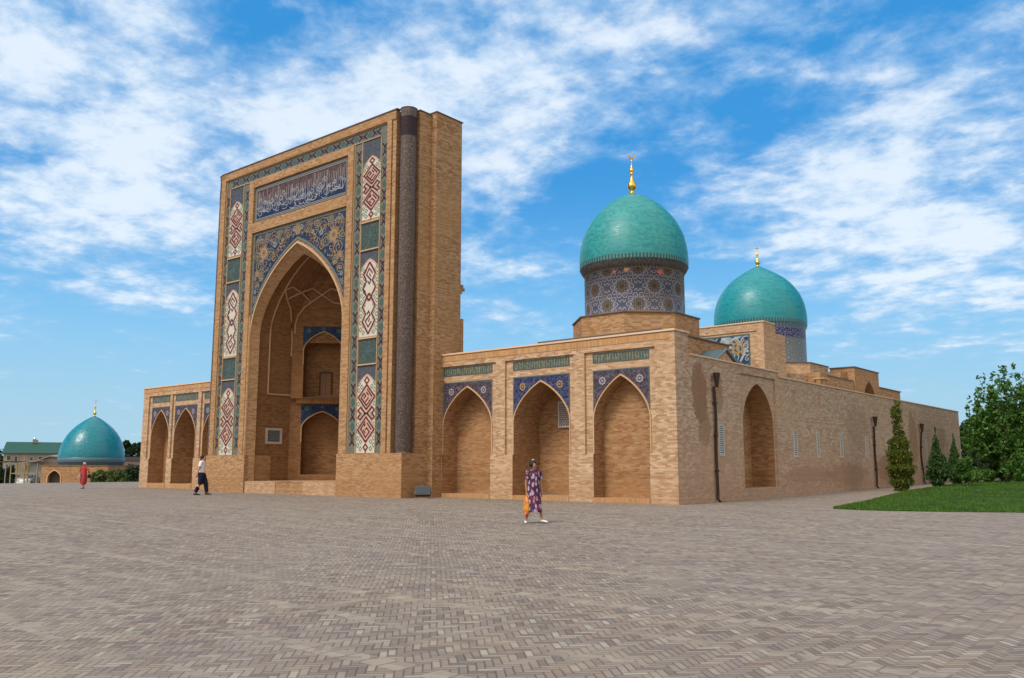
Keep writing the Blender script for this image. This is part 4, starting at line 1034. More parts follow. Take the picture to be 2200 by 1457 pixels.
for i in range(nv + 1): rows.append([lawn_pt(j / nu, i / nv) for j in range(nu + 1)])
mb = MB(); mb.grid(rows, 0, True)
for i in range(nu): 
    a, b = rows[0][i], rows[0][i + 1]; mb.face([(a[0], a[1], a[2] - .3), (b[0], b[1], b[2] - .3), b, a]); a, b = rows[i][0], rows[i + 1][0]; mb.face([(a[0], a[1], a[2] - .3), (b[0], b[1], b[2] - .3), b, a])
lw_ = mb.build('lawn', M['grass']); lw_['kind'] = 'structure'
mb = MB()
for _ in range(26000):
    u, v = random.random() ** 1.5, random.random() ** 1.4; x, y, z = lawn_pt(u, v); a = random.random() * 6.28; h = random.uniform(.03, .09); w = random.uniform(.012, .03)
    x += random.uniform(-.03, .03); dx, dy = math.cos(a) * w, math.sin(a) * w; lx, ly = random.uniform(-.03, .03), random.uniform(-.03, .03)
    mb.face([(x - dx, y - dy, z - .01), (x + dx, y + dy, z - .01), (x + lx, y + ly, z + h)])
gb = mb.build('grass_blades', M['blade']); gb['kind'] = 'stuff'; gb['label'] = 'short green grass blades growing over the raised lawn'; gb['category'] = 'grass'
def lawn_height(x, y):
    best = min(((math.hypot(r_[0] - x, r_[1] - y), r_[2]) for row in rows for r_ in row)); return best[1]

# ------------------------------------------------------------------ foliage
def leaves(centres, radii, n, size, mat_name, name, parent, flat=.0, asp=1.8, up=0., **kw):
    """leaf-shaped faces scattered in the shells of many clumps"""
    C = np.array(centres); Rr = np.array(radii); w = Rr[:, 0] ** 2; w /= w.sum()
    idx = rng.choice(len(C), n, p=w)
    d = rng.normal(size=(n, 3)); d /= np.linalg.norm(d, axis=1)[:, None]
    rad = rng.random(n) ** .45
    P = C[idx] + d * Rr[idx] * rad[:, None]
    t = rng.normal(size=(n, 3)); t[:, 2] += up; t /= np.linalg.norm(t, axis=1)[:, None]
    q = rng.normal(size=(n, 3)); b = np.cross(t, q); b /= np.linalg.norm(b, axis=1)[:, None]
    s = size * rng.uniform(.6, 1.35, n)[:, None]
    t *= s; b *= s / asp
    nrm = np.cross(t, b) / s * .25
    V = np.stack([P - t, P - b + nrm, P + t, P + b + nrm], 1).reshape(-1, 3)
    me = bpy.data.meshes.new(name); me.vertices.add(len(V)); me.vertices.foreach_set('co', V.ravel())
    me.loops.add(4 * n); me.loops.foreach_set('vertex_index', np.arange(4 * n)); me.polygons.add(n)
    me.polygons.foreach_set('loop_start', np.arange(0, 4 * n, 4)); me.polygons.foreach_set('loop_total', np.full(n, 4)); me.materials.append(M[mat_name]); me.update(calc_edges=True); me.validate()
    o = bpy.data.objects.new(name, me); COL.objects.link(o); o.parent = parent; o.matrix_parent_inverse = root_of(parent)
    return o
def trunk(parent, base, top, r0, r1, limbs=()):
    mb = MB(); b = Vector(base); t = Vector(top); n = 6
    pts = [b.lerp(t, i / n) + Vector((random.uniform(-.05, .05), random.uniform(-.05, .05), 0)) * (i > 0) for i in range(n + 1)]
    mb.tube(pts, [r0 + (r1 - r0) * i / n for i in range(n + 1)], 9)
    for (f, e, r) in limbs:
        s_ = b.lerp(t, f); e = Vector(e); m_ = s_.lerp(e, .5) + Vector((0, 0, .08 * (e - s_).length)); mb.tube([s_, m_, e], [r, r * .6, r * .25], 6)
    return mb.build('trunk', M['bark'], parent)
def conifer(x, y, H, rmax, label, name, mat, n, size, widest=.22, spire=.55, cat='tree', group=None, shape=None):
    z0 = lawn_height(x, y) - .03
    o = thing(name, label, cat, (x, y, z0), group)
    cs, rs_ = [], []
    for i in range(46):
        f = i / 45; 
        if f < widest: r = rmax * (.55 + .45 * f / widest)
        else: r = rmax * (1 - (f - widest) / (1 - widest)) ** (.85 + spire)
        if shape: r = rmax * float(np.interp(f, *shape))
        r *= random.uniform(.82, 1.15)
        for k in range(max(1, int(5 * r / rmax + 1))):
            a = random.random() * 6.28; cs.append((x + math.cos(a) * r * .55, y + math.sin(a) * r * .55, z0 + .12 + f * (H - .15))); q = max(.05, r * .55); rs_.append((q, q, H / 26))
    trunk(o, (x, y, z0), (x, y, z0 + H * .8), .09, .02)
    leaves(cs, rs_, n, size, mat, 'crown', o, up=1.5, asp=2.6)
    return o
px, py = 2.42, 19.4
conifer(px, py, 4.95, .70, 'tall slender yellow-green thuja at the left end of the lawn', 'thuja_tree', 'leaf_thuja', 17000, .07, .24, .75, shape=((0, .1, .28, .5, .62, .72, .86, .95, 1), (.6, .85, 1.0, .72, .48, .42, .46, .28, .05)))
conifer(2.63, 26.0, 3.45, .66, 'dark green conical fir second along the side wall', 'fir_tree', 'leaf_fir', 9000, .10, .16, .15)
conifer(2.66, 30.0, 3.1, .50, 'narrow dark fir behind the round bush', 'fir_tree', 'leaf_fir', 7000, .10, .2, .15)
def bush(name, label, x, y, rx, h, n, size, mat, z0=None, clumps=16, cat='bush', up=0.5):
    z0 = lawn_height(x, y) - .02 if z0 is None else z0
    o = thing(name, label, cat, (x, y, z0)); cs, rs_, limbs = [], [], []
    for i in range(clumps):
        a = random.random() * 6.28; f = random.random(); r = rx * .65 * math.sqrt(random.random())
        c = (x + math.cos(a) * r, y + math.sin(a) * r, z0 + h * (.18 + .64 * f * (1 - .35 * r / rx))); cs.append(c); q = rx * random.uniform(.28, .45); rs_.append((q, q, q * .8 * min(1.2, h / rx / 1.6)))
        if i < 7: limbs.append((.3, c, .02))
    trunk(o, (x, y, z0), (x, y, z0 + h * .5), .05, .02, limbs); leaves(cs, rs_, n, size, mat, 'foliage', o, up=up)
    return o
bush('broadleaf_bush', 'round leafy green bush in front of the narrow fir', 4.35, 25.4, .80, 1.85, 3600, .085, 'leaf_bush', clumps=20)
bush('low_bush', 'low spreading leafy bush at the foot of the big tree', *spot(2118, 56), .55, .95, 2600, .10, 'leaf_bush')
bush('rose_bush', 'small shrub with pale blossoms right of the low bush', *spot(2148, 58), .9, 1.55, 1500, .10, 'leaf_bush')
ro = [o for o in bpy.data.objects if o.name == 'rose_bush'][0]
rx_, ry_ = ro.location.x, ro.location.y
leaves([(rx_, ry_, ro.location.z + 1.25), (rx_ + .15, ry_ - .2, ro.location.z + .9)], [(.35, .35, .35), (.3, .3, .3)], 260, .10, 'blossom', 'blossom', ro, asp=1.2)
def tree(name, label, x, y, H, cr, mat, n, size, z0=0, clumps=34, low=.18, cat='tree', group=None, hx=1.0, spires=0):
    o = thing(name, label, cat, (x, y, z0), group); cs, rs_, limbs = [], [], []
    for i in range(clumps):
        f = low + (1 - low) * random.random(); a = random.random() * 6.28
        env = cr * (math.sin(PI * min(1, (f - low) / (1 - low) * .82 + .14))) ** .8
        r = env * math.sqrt(random.uniform(.1, 1)); q = cr * random.uniform(.14, .27)
        c = (x + math.cos(a) * r * hx, y + math.sin(a) * r, z0 + f * (H - q)); cs.append(c); rs_.append((q, q, q * random.uniform(.7, 1.1)))
        if i < 12: limbs.append((random.uniform(.25, .6), c, cr * .03))
    for i in range(spires):     # upright leading shoots
        a = random.random() * 6.28; r = cr * random.uniform(.1, .75); h = H * random.uniform(.82, 1.0) * (1 - .25 * r / cr); 
        for k in range(6):
            q = cr * .13 * (1 - k * .13); cs.append((x + math.cos(a) * r + .05 * k, y + math.sin(a) * r, z0 + h * (.62 + .07 * k))); rs_.append((q, q, q * 1.6))
    trunk(o, (x, y, z0), (x + .2, y, z0 + H * .72), cr * .075, cr * .015, limbs)
    leaves(cs, rs_, n, size, mat, 'crown', o, up=.6)
    return o
bx, by = spot(2172, 57)
def lobed_tree(name, label, D_, base_u, lobes, mat, n, size):
    x0, y0 = spot(base_u, D_); z0 = lawn_height(x0, y0) - .05; k = D_ / 1850 * math.cos(PITCH)
    o = thing(name, label, 'tree', (x0, y0, z0)); cs, rs_, limbs = [], [], []
    for (u, vt, vb, wpx, dep) in lobes:
        zt = 1.45 + (1000 - vt) * k * 1.02; zb_ = 1.45 + (1000 - vb) * k; F_, _ = Fspot(u, D_)
        m_ = int((zt - zb_) / .28) + 2
        for i in range(m_):
            f = i / (m_ - 1); r = wpx * k * (.30 + .95 * math.sin(PI * min(1, (1 - f) * .8 + .05)) ** .7) * .5
            for j in range(4 if f < .8 else 2):
                a = random.random() * 6.28; q = max(.10, r * random.uniform(.4, .62))
                cs.append(F_.P(math.cos(a) * r * .9, dep + math.sin(a) * r * 1.1, min(zt - q, zb_ + f * (zt - zb_)))); rs_.append((q, q, q * 1.15))
        limbs.append((random.uniform(.3, .6), F_.P(0, dep, zb_ + (zt - zb_) * .75), .05))
    trunk(o, (x0, y0, z0), (x0 + .15, y0, z0 + 4.2), .17, .05, limbs)
    leaves(cs, rs_, n, size, mat, 'crown', o, up=-.6, asp=2.0)
    return o
def Fspot(u, D):
    x, y = spot(u, D); return Fr((x, y, 0), tuple(RT), tuple(FW)), D / 1850 * math.cos(PITCH)
lobed_tree('broadleaf_tree', 'big green broadleaf tree with upright shoots at the right edge of the square', 56, 2163,
    [(2104, 850, 965, 22, .2), (2127, 806, 970, 28, 0), (2155, 789, 975, 34, -.4), (2190, 782, 980, 34, .2), (2224, 800, 1020, 56, 0), (2114, 890, 985, 34, .8), (2182, 880, 1010, 48, 1.0), (2150, 870, 985, 40, 1.6), (2208, 900, 1020, 50, -.8), (2172, 955, 1035, 46, -.9)], 'leaf', 13500, .13)
bx2, by2 = spot(2300, 60)
tree('broadleaf_tree', 'broadleaf tree mostly cut off by the right edge of the photo', bx2, by2, 7.6, 2.8, 'leaf', 9000, .18, .3, 34, .1, spires=4)
# trees that close the view behind the side wall
for i, (u, D_, H_, c_, lab) in enumerate(((2100, 84, 5.6, 2.2, 'dark tree just beyond the far end of the side wall'), (2125, 88, 7.4, 3.6, 'dark tree seen through the big tree, beyond the wall end'), (2195, 92, 8.5, 4.2, 'tall dark tree far behind at the right edge'), (2290, 85, 8.2, 4.2, 'dark background tree outside the right edge'))):
    x, y = spot(u, D_); tree('dark_tree', lab, x, y, H_, c_, 'leaf_dark', 6000, .30, 0.0, 26, .02, group='dark trees beyond the side wall')
# pale kerb slab on the lawn edge
x, y = spot(2118, 60); mb = MB(); T = lambda a, b, c: (x + a * .77 - b * .64, y + a * .64 + b * .77, c)
z0 = .42; mb.box((-1.3, -.25, z0 - .3), (2.8, .25, z0 + .08), 0, T); mb.box((-1.2, -.22, z0 + .081), (1.5, .2, z0 + .16), 0, T); tag(mb.build('stone_kerb', M['marble']), 'pale stone kerb under the big tree on the lawn', 'kerb')

# ------------------------------------------------------------------ far left: mausoleum, house, cars, hedge
ZL = -1.2
mx, my = spot(196, 88); k = 88 / 1850 * math.cos(PITCH)   # metres per photo pixel there
rM = 65.5 * k
ms = thing('mausoleum', 'small brick mausoleum under a glossy blue-teal dome left of the madrasah', 'building', (mx, my, ZL))
zb = 1.45
dm = MB(); dm.lathe([(rM * .965, 0), (rM * .97, .25), (rM * 1.0, .28), (rM * 1.0, .82), (rM * .99, .84)], (0, 0), 64); o = dm.build('drum', M['drum3'], ms); o.matrix_parent_inverse = Matrix.Identity(4); o.location = (0, 0, zb - ZL - .05)
dome = MB(); PM = [(.985, 0), (.99, .06), (.97, .16), (.93, .28), (.88, .38), (.80, .50), (.70, .61), (.58, .71), (.46, .79), (.34, .86), (.22, .92), (.11, .965), (0, 1.0)]
dome.lathe([(rM * a, (1000 - 895 - 17) * k * 1.02 * b) for a, b in PM], (0, 0), 64); o = dome.build('dome_shell', M['glaze3'], ms); o.matrix_parent_inverse = Matrix.Identity(4); o.location = (0, 0, zb - ZL + .77)
finial(ms, mx, my, zb + .77 + 88 * k * 1.02 - .03, 1.75, .55)
mb = MB(); q = rM * 1.06; Fm = Fr((mx, my, 0), tuple(RT), tuple(FW))
A_ = (-1.95, .62, .25, .95, .3, -1.1)
plate(mb, Fm, -q, q, ZL, zb - .06, -q, [A_]); reveal(mb, Fm, A_, -q, -q + .35, 0, back=1, floor=False)
for (a, b) in (((-q, -q), (-q, q)), ((-q, q), (q, q)), ((q, q), (q, -q))): mb.face([Fm.P(a[0], a[1], ZL), Fm.P(b[0], b[1], ZL), Fm.P(b[0], b[1], zb - .06), Fm.P(a[0], a[1], zb - .06)])
mb.face([Fm.P(-q, -q, zb - .06), Fm.P(q, -q, zb - .06), Fm.P(q, q, zb - .06), Fm.P(-q, q, zb - .06)])
o = mb.build('brick_base', [M['brick_portal'], M['wooddark']], ms)
t = MB(); fbox(t, Fm, -q - .05, q + .05, -q - .06, q + .06, zb - .055, zb + .02); t.build('cornice', M['brick_dark'], ms)
t = MB(); trimline(t, Fm, A_, -q, .1, .05, 0, 1.3); t.build('door_arch_trim', M['trim'], ms)

def Fspot(u, D):
    x, y = spot(u, D); return Fr((x, y, 0), tuple(RT), tuple(FW)), D / 1850 * math.cos(PITCH)
M['cream_wall'] = plain('cream_render', (.33, .28, .20), .9); M['green_roof'] = plain('green_metal_roof', (.022, .085, .06), .5, .2, 2); M['brown_wall'] = plain('brown_board_wall', (.16, .115, .085), .9, .3, 4)
M['pane'] = plain('window_pane', (.03, .04, .05), .1, .1, 3, 0, .6); M['yellow_paint'] = plain('yellow_painted_steel', (.30, .23, .11), .6); M['grey_roof'] = plain('weathered_sheet_roof', (.24, .22, .20), .8)
Fh, k = Fspot(60, 128); hb = (Vector(Fh.o) - Vector((CAM.x, CAM.y, 0))).normalized(); Fh = Fr(tuple(Fh.o), (hb.y, -hb.x, 0), (hb.x, hb.y, 0)); k *= .90; zz = lambda v: 1.45 + (1000 - v) * k / .90
hs = thing('house', 'two-storey cream house with a green metal roof behind the square', 'house', tuple(Fh.o) if False else (Fh.o.x, Fh.o.y, ZL))
mb = MB(); fbox(mb, Fh, -52 * k, 80 * k, 0, 7, ZL, zz(973)); mb.build('wall', M['cream_wall'], hs)
mb = MB(); a, b = -56 * k, 84 * k
mb.face([Fh.P(a, -.5, zz(974)), Fh.P(b, -.5, zz(974)), Fh.P(b - 1.0 * 0, 3.5, zz(949)), Fh.P(a + .4, 3.5, zz(949))]); mb.face([Fh.P(a, 7.5, zz(974)), Fh.P(b, 7.5, zz(974)), Fh.P(b, 3.5, zz(949)), Fh.P(a + .4, 3.5, zz(949))]); mb.face([Fh.P(a, -.5, zz(974)), Fh.P(a, 7.5, zz(974)), Fh.P(a + .4, 3.5, zz(949))]); mb.face([Fh.P(b, -.5, zz(974)), Fh.P(b, 7.5, zz(974)), Fh.P(b, 3.5, zz(949))]); mb.face([Fh.P(a, -.5, zz(974)), Fh.P(b, -.5, zz(974)), Fh.P(b, 7.5, zz(974)), Fh.P(a, 7.5, zz(974))])
rf_ = mb.build('roof', M['green_roof'], hs)
mb = MB(); fbox(mb, Fh, 6 * k, 18 * k, 3.0, 4.0, zz(951), zz(944)); mb.build('chimney', M['grey_roof'], rf_)
t = MB(); c_ = Fh.P(10 * k, 3.4, zz(942)); t.lathe([(0, -.22), (.16, -.16), (.22, 0), (.16, .16), (0, .22)], (0, 0), 12); o = t.build('steel_water_tank', plain('bright_steel', (.8, .8, .8), .15, .1, 3, 1.0), rf_); o.matrix_parent_inverse = root_of(rf_); o.location = c_
for i, (u0, u1, v0, v1) in enumerate(((-46, -36, 978, 990), (-30, -22, 980, 992), (-16, -8, 980, 990), (2, 10, 982, 990), (-48, -40, 997, 1006), (-34, -26, 997, 1006), (20, 30, 980, 988), (38, 48, 980, 988))):
    t = MB(); frame(t, Fh, u0 * k, u1 * k, zz(v1), zz(v0), 0, .07, .05, 0); rect(t, Fh, u0 * k + .05, u1 * k - .05, zz(v1) + .05, zz(v0) - .05, -.01, 1); t.build('window', [M['white'], M['pane']], hs)
t = MB(); fbox(t, Fh, -14 * k, -1 * k, -.02, -.004, zz(1000), zz(977)); t.build('pink_wall_panel', plain('pink_render', (.45, .30, .22), .9), hs)
# annexe
Fa, k = Fspot(100, 112); zz = lambda v: 1.45 + (1000 - v) * k
an = thing('shed', 'long brown board shed with a sloping sheet roof beside the mausoleum', 'shed', (Fa.o.x, Fa.o.y, ZL))
mb = MB(); fbox(mb, Fa, -11 * k, 27 * k, 0, 4, ZL, zz(992)); mb.build('wall', M['brown_wall'], an)
mb = MB(); pts = [(-58, 994), (-20, 990), (8, 979), (30, 981)]
for (a, va), (b, vb) in zip(pts, pts[1:]): mb.face([Fa.P(a * k, -.4, zz(va)), Fa.P(b * k, -.4, zz(vb)), Fa.P(b * k, 4.3, zz(vb) + .3), Fa.P(a * k, 4.3, zz(va) + .3)]); mb.face([Fa.P(a * k, -.4, zz(va)), Fa.P(b * k, -.4, zz(vb)), Fa.P(b * k, -.4, zz(vb) - .12), Fa.P(a * k, -.4, zz(va) - .12)])
mb.face([Fa.P(-11 * k, -.01, zz(992)), Fa.P(27 * k, -.01, zz(992)), Fa.P(27 * k, -.01, zz(981)), Fa.P(8 * k, -.01, zz(980))], 0)
mb.build('roof', M['grey_roof'], an)
mb = MB(); fbox(mb, Fa, -100 * k, -11 * k, -.3, -.1, zz(994), zz(991)); mb.build('beam', M['wooddark'], an)
mb = MB()
for u_ in (-75, -62, -45, -38, -18): fbox(mb, Fa, u_ * k, (u_ + 1.6) * k, -.25, -.12, ZL, zz(994))
mb.build('post', M['yellow_paint'], an)
mb = MB(); fbox(mb, Fa, -72 * k, -20 * k, -.35, -.26, zz(1018), zz(1016)); mb.build('rail', M['yellow_paint'], an)
mb = MB(); fbox(mb, Fa, -40 * k, -16 * k, .5, .6, zz(1016), zz(994)); fbox(mb, Fa, -60 * k, -42 * k, .55, .65, ZL, zz(1000), 1); mb.build('side_panel', [plain('grey_sheet', (.36, .37, .38), .6), M['cream_wall']], an)
# lamp pole
Fl, k = Fspot(13, 105); zz = lambda v: 1.45 + (1000 - v) * k
mb = MB(); mb.tube([Fl.P(0, 0, ZL), Fl.P(0, 0, zz(996))], .07, 8); mb.tube([Fl.P(0, 0, zz(997)), Fl.P(.5, 0, zz(994))], .04, 6); mb.box((-.12, -.1, -.05), (.3, .1, .03), 0, lambda a, b, c: Fl.P(.4 + a, b, zz(994) + c)); tag(mb.build('street_lamp', M['grey_roof']), 'thin grey street lamp at the far left edge', 'lamp')
# cars
M['car_white'] = plain('white_car_paint', (.75, .76, .78), .25, .04, 2, 0, .5, .0); M['tyre'] = plain('tyre_rubber', (.02, .02, .02), .8); M['lamp_glass'] = plain('lamp_glass', (.4, .4, .42), .1)
def car(u, D, yaw, label, color):
    x, y = spot(u, D); o = thing('parked_car', label, 'car', (x, y, ZL), 'white cars parked beyond the square')
    c_, s_ = math.cos(yaw), math.sin(yaw)
    def T(a, b, z): return (x + a * c_ - b * s_, y + a * s_ + b * c_, ZL + z)
    W2 = .82
    prof_ = [(-2.1, .32), (-2.15, .75), (-1.95, .95), (-1.25, 1.0), (-.75, 1.40), (.35, 1.44), (1.05, 1.02), (1.85, .90), (2.12, .70), (2.12, .32)]
    mb = MB(); 
    rows_ = [[T(a, sg * W2 * (.96 if z < .5 else (1 if z < 1.05 else .80)), z) for a, z in prof_] for sg in (-1, 1)]
    for i in range(len(prof_) - 1): mb.face([rows_[0][i], rows_[0][i + 1], rows_[1][i + 1], rows_[1][i]], 0)
    for r_ in rows_: mb.face(r_, 0)
    mb.face([rows_[0][0], rows_[0][-1], rows_[1][-1], rows_[1][0]]); mb.build('body', color, o)
    for nm, pa in (('windscreen', [(.40, 1.42), (1.03, 1.05)]), ('rear_window', [(-.80, 1.38), (-1.23, 1.04)])):
        g_ = MB(); (a0, z0), (a1, z1) = pa; e = .02 if a1 > 0 else -.02
        g_.face([T(a0 + e, -.60, z0 + .015), T(a1 + e, -.70, z1 + .02), T(a1 + e, .70, z1 + .02), T(a0 + e, .60, z0 + .015)]); g_.build(nm, M['pane'], o)
    for sg in (-1, 1):
        g_ = MB(); g_.face([T(-1.0, sg * .80, 1.05), T(.85, sg * .80, 1.07), T(.32, sg * .70, 1.37), T(-.70, sg * .70, 1.36)]); g_.build('side_window', M['pane'], o)
        h_ = MB(); h_.box((2.05, sg * .62 - .16, .62), (2.14, sg * .62 + .16, .76), 0, T); h_.build('headlight', M['lamp_glass'], o)
        for wx in (-1.35, 1.35):
            wm = MB(); 
            ring0 = [T(wx + .31 * math.cos(t), sg * .62, .31 + .31 * math.sin(t)) for t in np.linspace(0, 2 * PI, 15)[:-1]]; ring1 = [T(wx + .31 * math.cos(t), sg * .84, .31 + .31 * math.sin(t)) for t in np.linspace(0, 2 * PI, 15)[:-1]]
            wm.grid([ring0, ring1], 0, True, True); wm.face(ring1, 0); wm.face(ring0, 0); wm.build('wheel', M['tyre'], o)
toward = math.atan2(-FW.y, -FW.x)
car(35, 118, toward + .55, 'silver-white car parked further left beyond the square', plain('silver_car_paint', (.50, .53, .60), .25, .04, 2, .2, .5, 0))
car(66, 114, toward + .15, 'white car parked facing the square in front of the shed', M['car_white'])
# hedge, trees on the left
def hedge(name, label, u0, u1, D, v0, v1, mat, n, size, z0=ZL, cat='hedge', up=0):
    k = D / 1850 * math.cos(PITCH); F_, _ = Fspot((u0 + u1) / 2, D); hw = (u1 - u0) / 2 * k; zt = 1.45 + (1000 - v0) * k
    o = thing(name, label, cat, (F_.o.x, F_.o.y, z0)); cs, rs_ = [], []
    m_ = max(6, int(hw * 4))
    for i in range(m_):
        a = -hw + 2 * hw * (i + .5) / m_
        for j in range(3):
            h = z0 + (zt - z0) * (.2 + .3 * j) * random.uniform(.85, 1.08); q = max(.25, (zt - z0) * .24); P = F_.P(a + random.uniform(-.1, .1), random.uniform(-.4, .4), min(h, zt - q * .6)); cs.append(P); rs_.append((q * .9, q * .9, q))
    mb = MB()
    for c_ in cs[::3]: mb.tube([(F_.o.x, F_.o.y, z0), (c_[0], c_[1], z0 + .25), c_], .03, 5)
    mb.build('stem', M['bark'], o); leaves(cs, rs_, n, size, mat, 'foliage', o, up=up); return o
hedge('reed_hedge', 'pale green reedy hedge in front of the mausoleum', 200, 272, 84, 1012, 1040, 'leaf_reed', 7000, .13, up=2.5)
hedge('dark_shrub', 'dark clipped shrub beside the left wing of the madrasah', 280, 300, 82, 1002, 1040, 'leaf_dark', 3500, .12, cat='shrub')
hedge('dark_hedge', 'dark hedge at the far left edge behind the lamp', -40, 30, 116, 1004, 1042, 'leaf_dark', 5000, .2)
for (u, D_, H_, c_, lab) in ((268, 120, 6.6, 2.0, 'dark pointed tree right behind the teal dome'), (296, 125, 5.9, 2.8, 'round dark tree between the teal dome and the left wing'), (330, 130, 6.0, 3.0, 'dark tree hidden behind the left wing'), (-4, 150, 4.5, 3.0, 'low dark tree at the far left behind the house')):
    x, y = spot(u, D_); tree('dark_tree', lab, x, y, H_, c_, 'leaf_dark', 4500, .28, ZL, 24, .05, group='dark trees behind the teal dome')
Fw, k = Fspot(285, 108); zz = lambda v: 1.45 + (1000 - v) * k
mb = MB(); fbox(mb, Fw, -30 * k, 60 * k, 0, .5, ZL, zz(990)); fbox(mb, Fw, -30 * k, 60 * k, -.1, .6, zz(990) + .002, zz(982), 1); tag(mb.build('boundary_wall', [M['brown_wall'], plain('dark_tile_capping', (.05, .05, .06), .7)]), 'low brown wall with a dark capping behind the hedge', 'wall')
# distant tree belt closes the horizon
mbc = []
cs, rs_ = [], []
for i in range(290):
    u = -3400 + i * 22; D_ = 330 + 40 * math.sin(i * 1.7); x, y = spot(u, D_); h = 6 + 3 * math.sin(i * .9) + random.uniform(-1, 1.5); cs.append((x, y, ZL + h * .45)); rs_.append((4.5, 4.5, h * .55))
far = thing('far_trees', 'distant belt of dark trees along the horizon', 'trees', (cs[0][0], cs[0][1], ZL)); far['kind'] = 'stuff'
fo = leaves(cs, rs_, 32000, 1.0, 'leaf_dark', 'foliage', far)

# floodlight on the ground
fx_, fy_ = -11.95, -1.5
fl = thing('floodlight', 'grey box floodlight standing on the paving against the portal corner', 'floodlight', (fx_, fy_, 0))
Ff = Fr((fx_, fy_, 0), (.80, .60, 0), (-.60, .80, 0))
def Tf(a, b, c):  # housing tilted back
    cb, sb = math.cos(.5), math.sin(.5); return Ff.P(a, b * cb + c * sb, .30 - b * sb + c * cb)
mb = MB(); mb.box((-.34, -.10, -.20), (.34, .10, .22), 0, Tf); 
for i in range(7): mb.box((-.30 + i * .09, .1, -.15), (-.28 + i * .09, .16, .18), 0, Tf)
mb.build('housing', plain('dark_grey_cast_metal', (.05, .05, .052), .5), fl)
mb = MB(); mb.box((-.29, -.112, -.155), (.29, -.102, .175), 0, Tf); mb.build('glass', M['pane'], fl)
mb = MB(); mb.tube([Ff.P(-.38, 0, .30), Ff.P(-.38, 0, .03), Ff.P(.38, 0, .03), Ff.P(.38, 0, .30)], .02, 6); mb.box((-.2, -.15, 0), (.2, .15, .03), 0, lambda a, b, c: Ff.P(a, b, c)); mb.build('bracket', M['grey_roof'], fl)

# ------------------------------------------------------------------ people
def person(x, y, z, yaw, label, scale, joints, radii, edges, skinmat, parts):
    """joints in body space: x right hand side, y forward, z up (metres at scale 1)"""
    o = thing('person', label, 'person', (x, y, z), None, yaw); o.scale = (scale,) * 3
    me = bpy.data.meshes.new('body'); names = list(joints); me.from_pydata([joints[n] for n in names], [(names.index(a), names.index(b)) for a, b in edges], [])
    b = bpy.data.objects.new('body', me); COL.objects.link(b); b.parent = o; me.materials.append(skinmat)
    sk = b.modifiers.new('skin', 'SKIN'); 
    for i, n in enumerate(names):
        r = radii[n]; r = r if isinstance(r, tuple) else (r, r); me.skin_vertices[0].data[i].radius = r; me.skin_vertices[0].data[i].use_root = (n == 'pelvis')
    sb = b.modifiers.new('smooth', 'SUBSURF'); sb.levels = sb.render_levels = 2; sk.use_smooth_shade = True
    for nm, fn, mat in parts:
        mb = MB(); fn(mb); q = mb.build(nm, mat); q.parent = o
    return o
def ell(mb, rows_, m=0, n=20, smooth=True, caps=True):
    """rows: (cx,cy,z,rx,ry)"""
    R_ = [[(cx + rx * math.cos(t), cy + ry * math.sin(t), z) for t in np.linspace(0, 2 * PI, n + 1)[:-1]] for cx, cy, z, rx, ry in rows_]
    mb.grid(R_, m, smooth, True)
    if caps: mb.face(R_[-1], m)
def fingers(J, Rd, E, side, wrist, fwd, down, thumbdir):
    """five unequal, slightly curled fingers from the palm"""
    w = Vector(J[wrist]); f = Vector(fwd).normalized(); d = Vector(down).normalized(); p = w + d * .055
    J[side + 'palm'] = tuple(p); Rd[side + 'palm'] = (.030, .016); E.append((wrist, side + 'palm'))
    for i, (off, ln) in enumerate(((-.030, .070), (-.010, .080), (.010, .074), (.030, .060))):
        a = p + f * off + d * .03; m_ = a + d * ln * .5 + thumbdir * .004; e = a + d * ln * .85 + thumbdir * .022
        for nm, q, r in ((f'{side}f{i}a', a, .010), (f'{side}f{i}b', m_, .0085), (f'{side}f{i}c', e, .007)): J[nm] = tuple(q); Rd[nm] = r
        E += [(side + 'palm', f'{side}f{i}a'), (f'{side}f{i}a', f'{side}f{i}b'), (f'{side}f{i}b', f'{side}f{i}c')]
    a = w + d * .035 - f * .032; e = a + d * .035 - f * .022; J[side + 't1'] = tuple(a); J[side + 't2'] = tuple(e); Rd[side + 't1'] = .011; Rd[side + 't2'] = .009
    E += [(side + 'palm', side + 't1'), (side + 't1', side + 't2')]
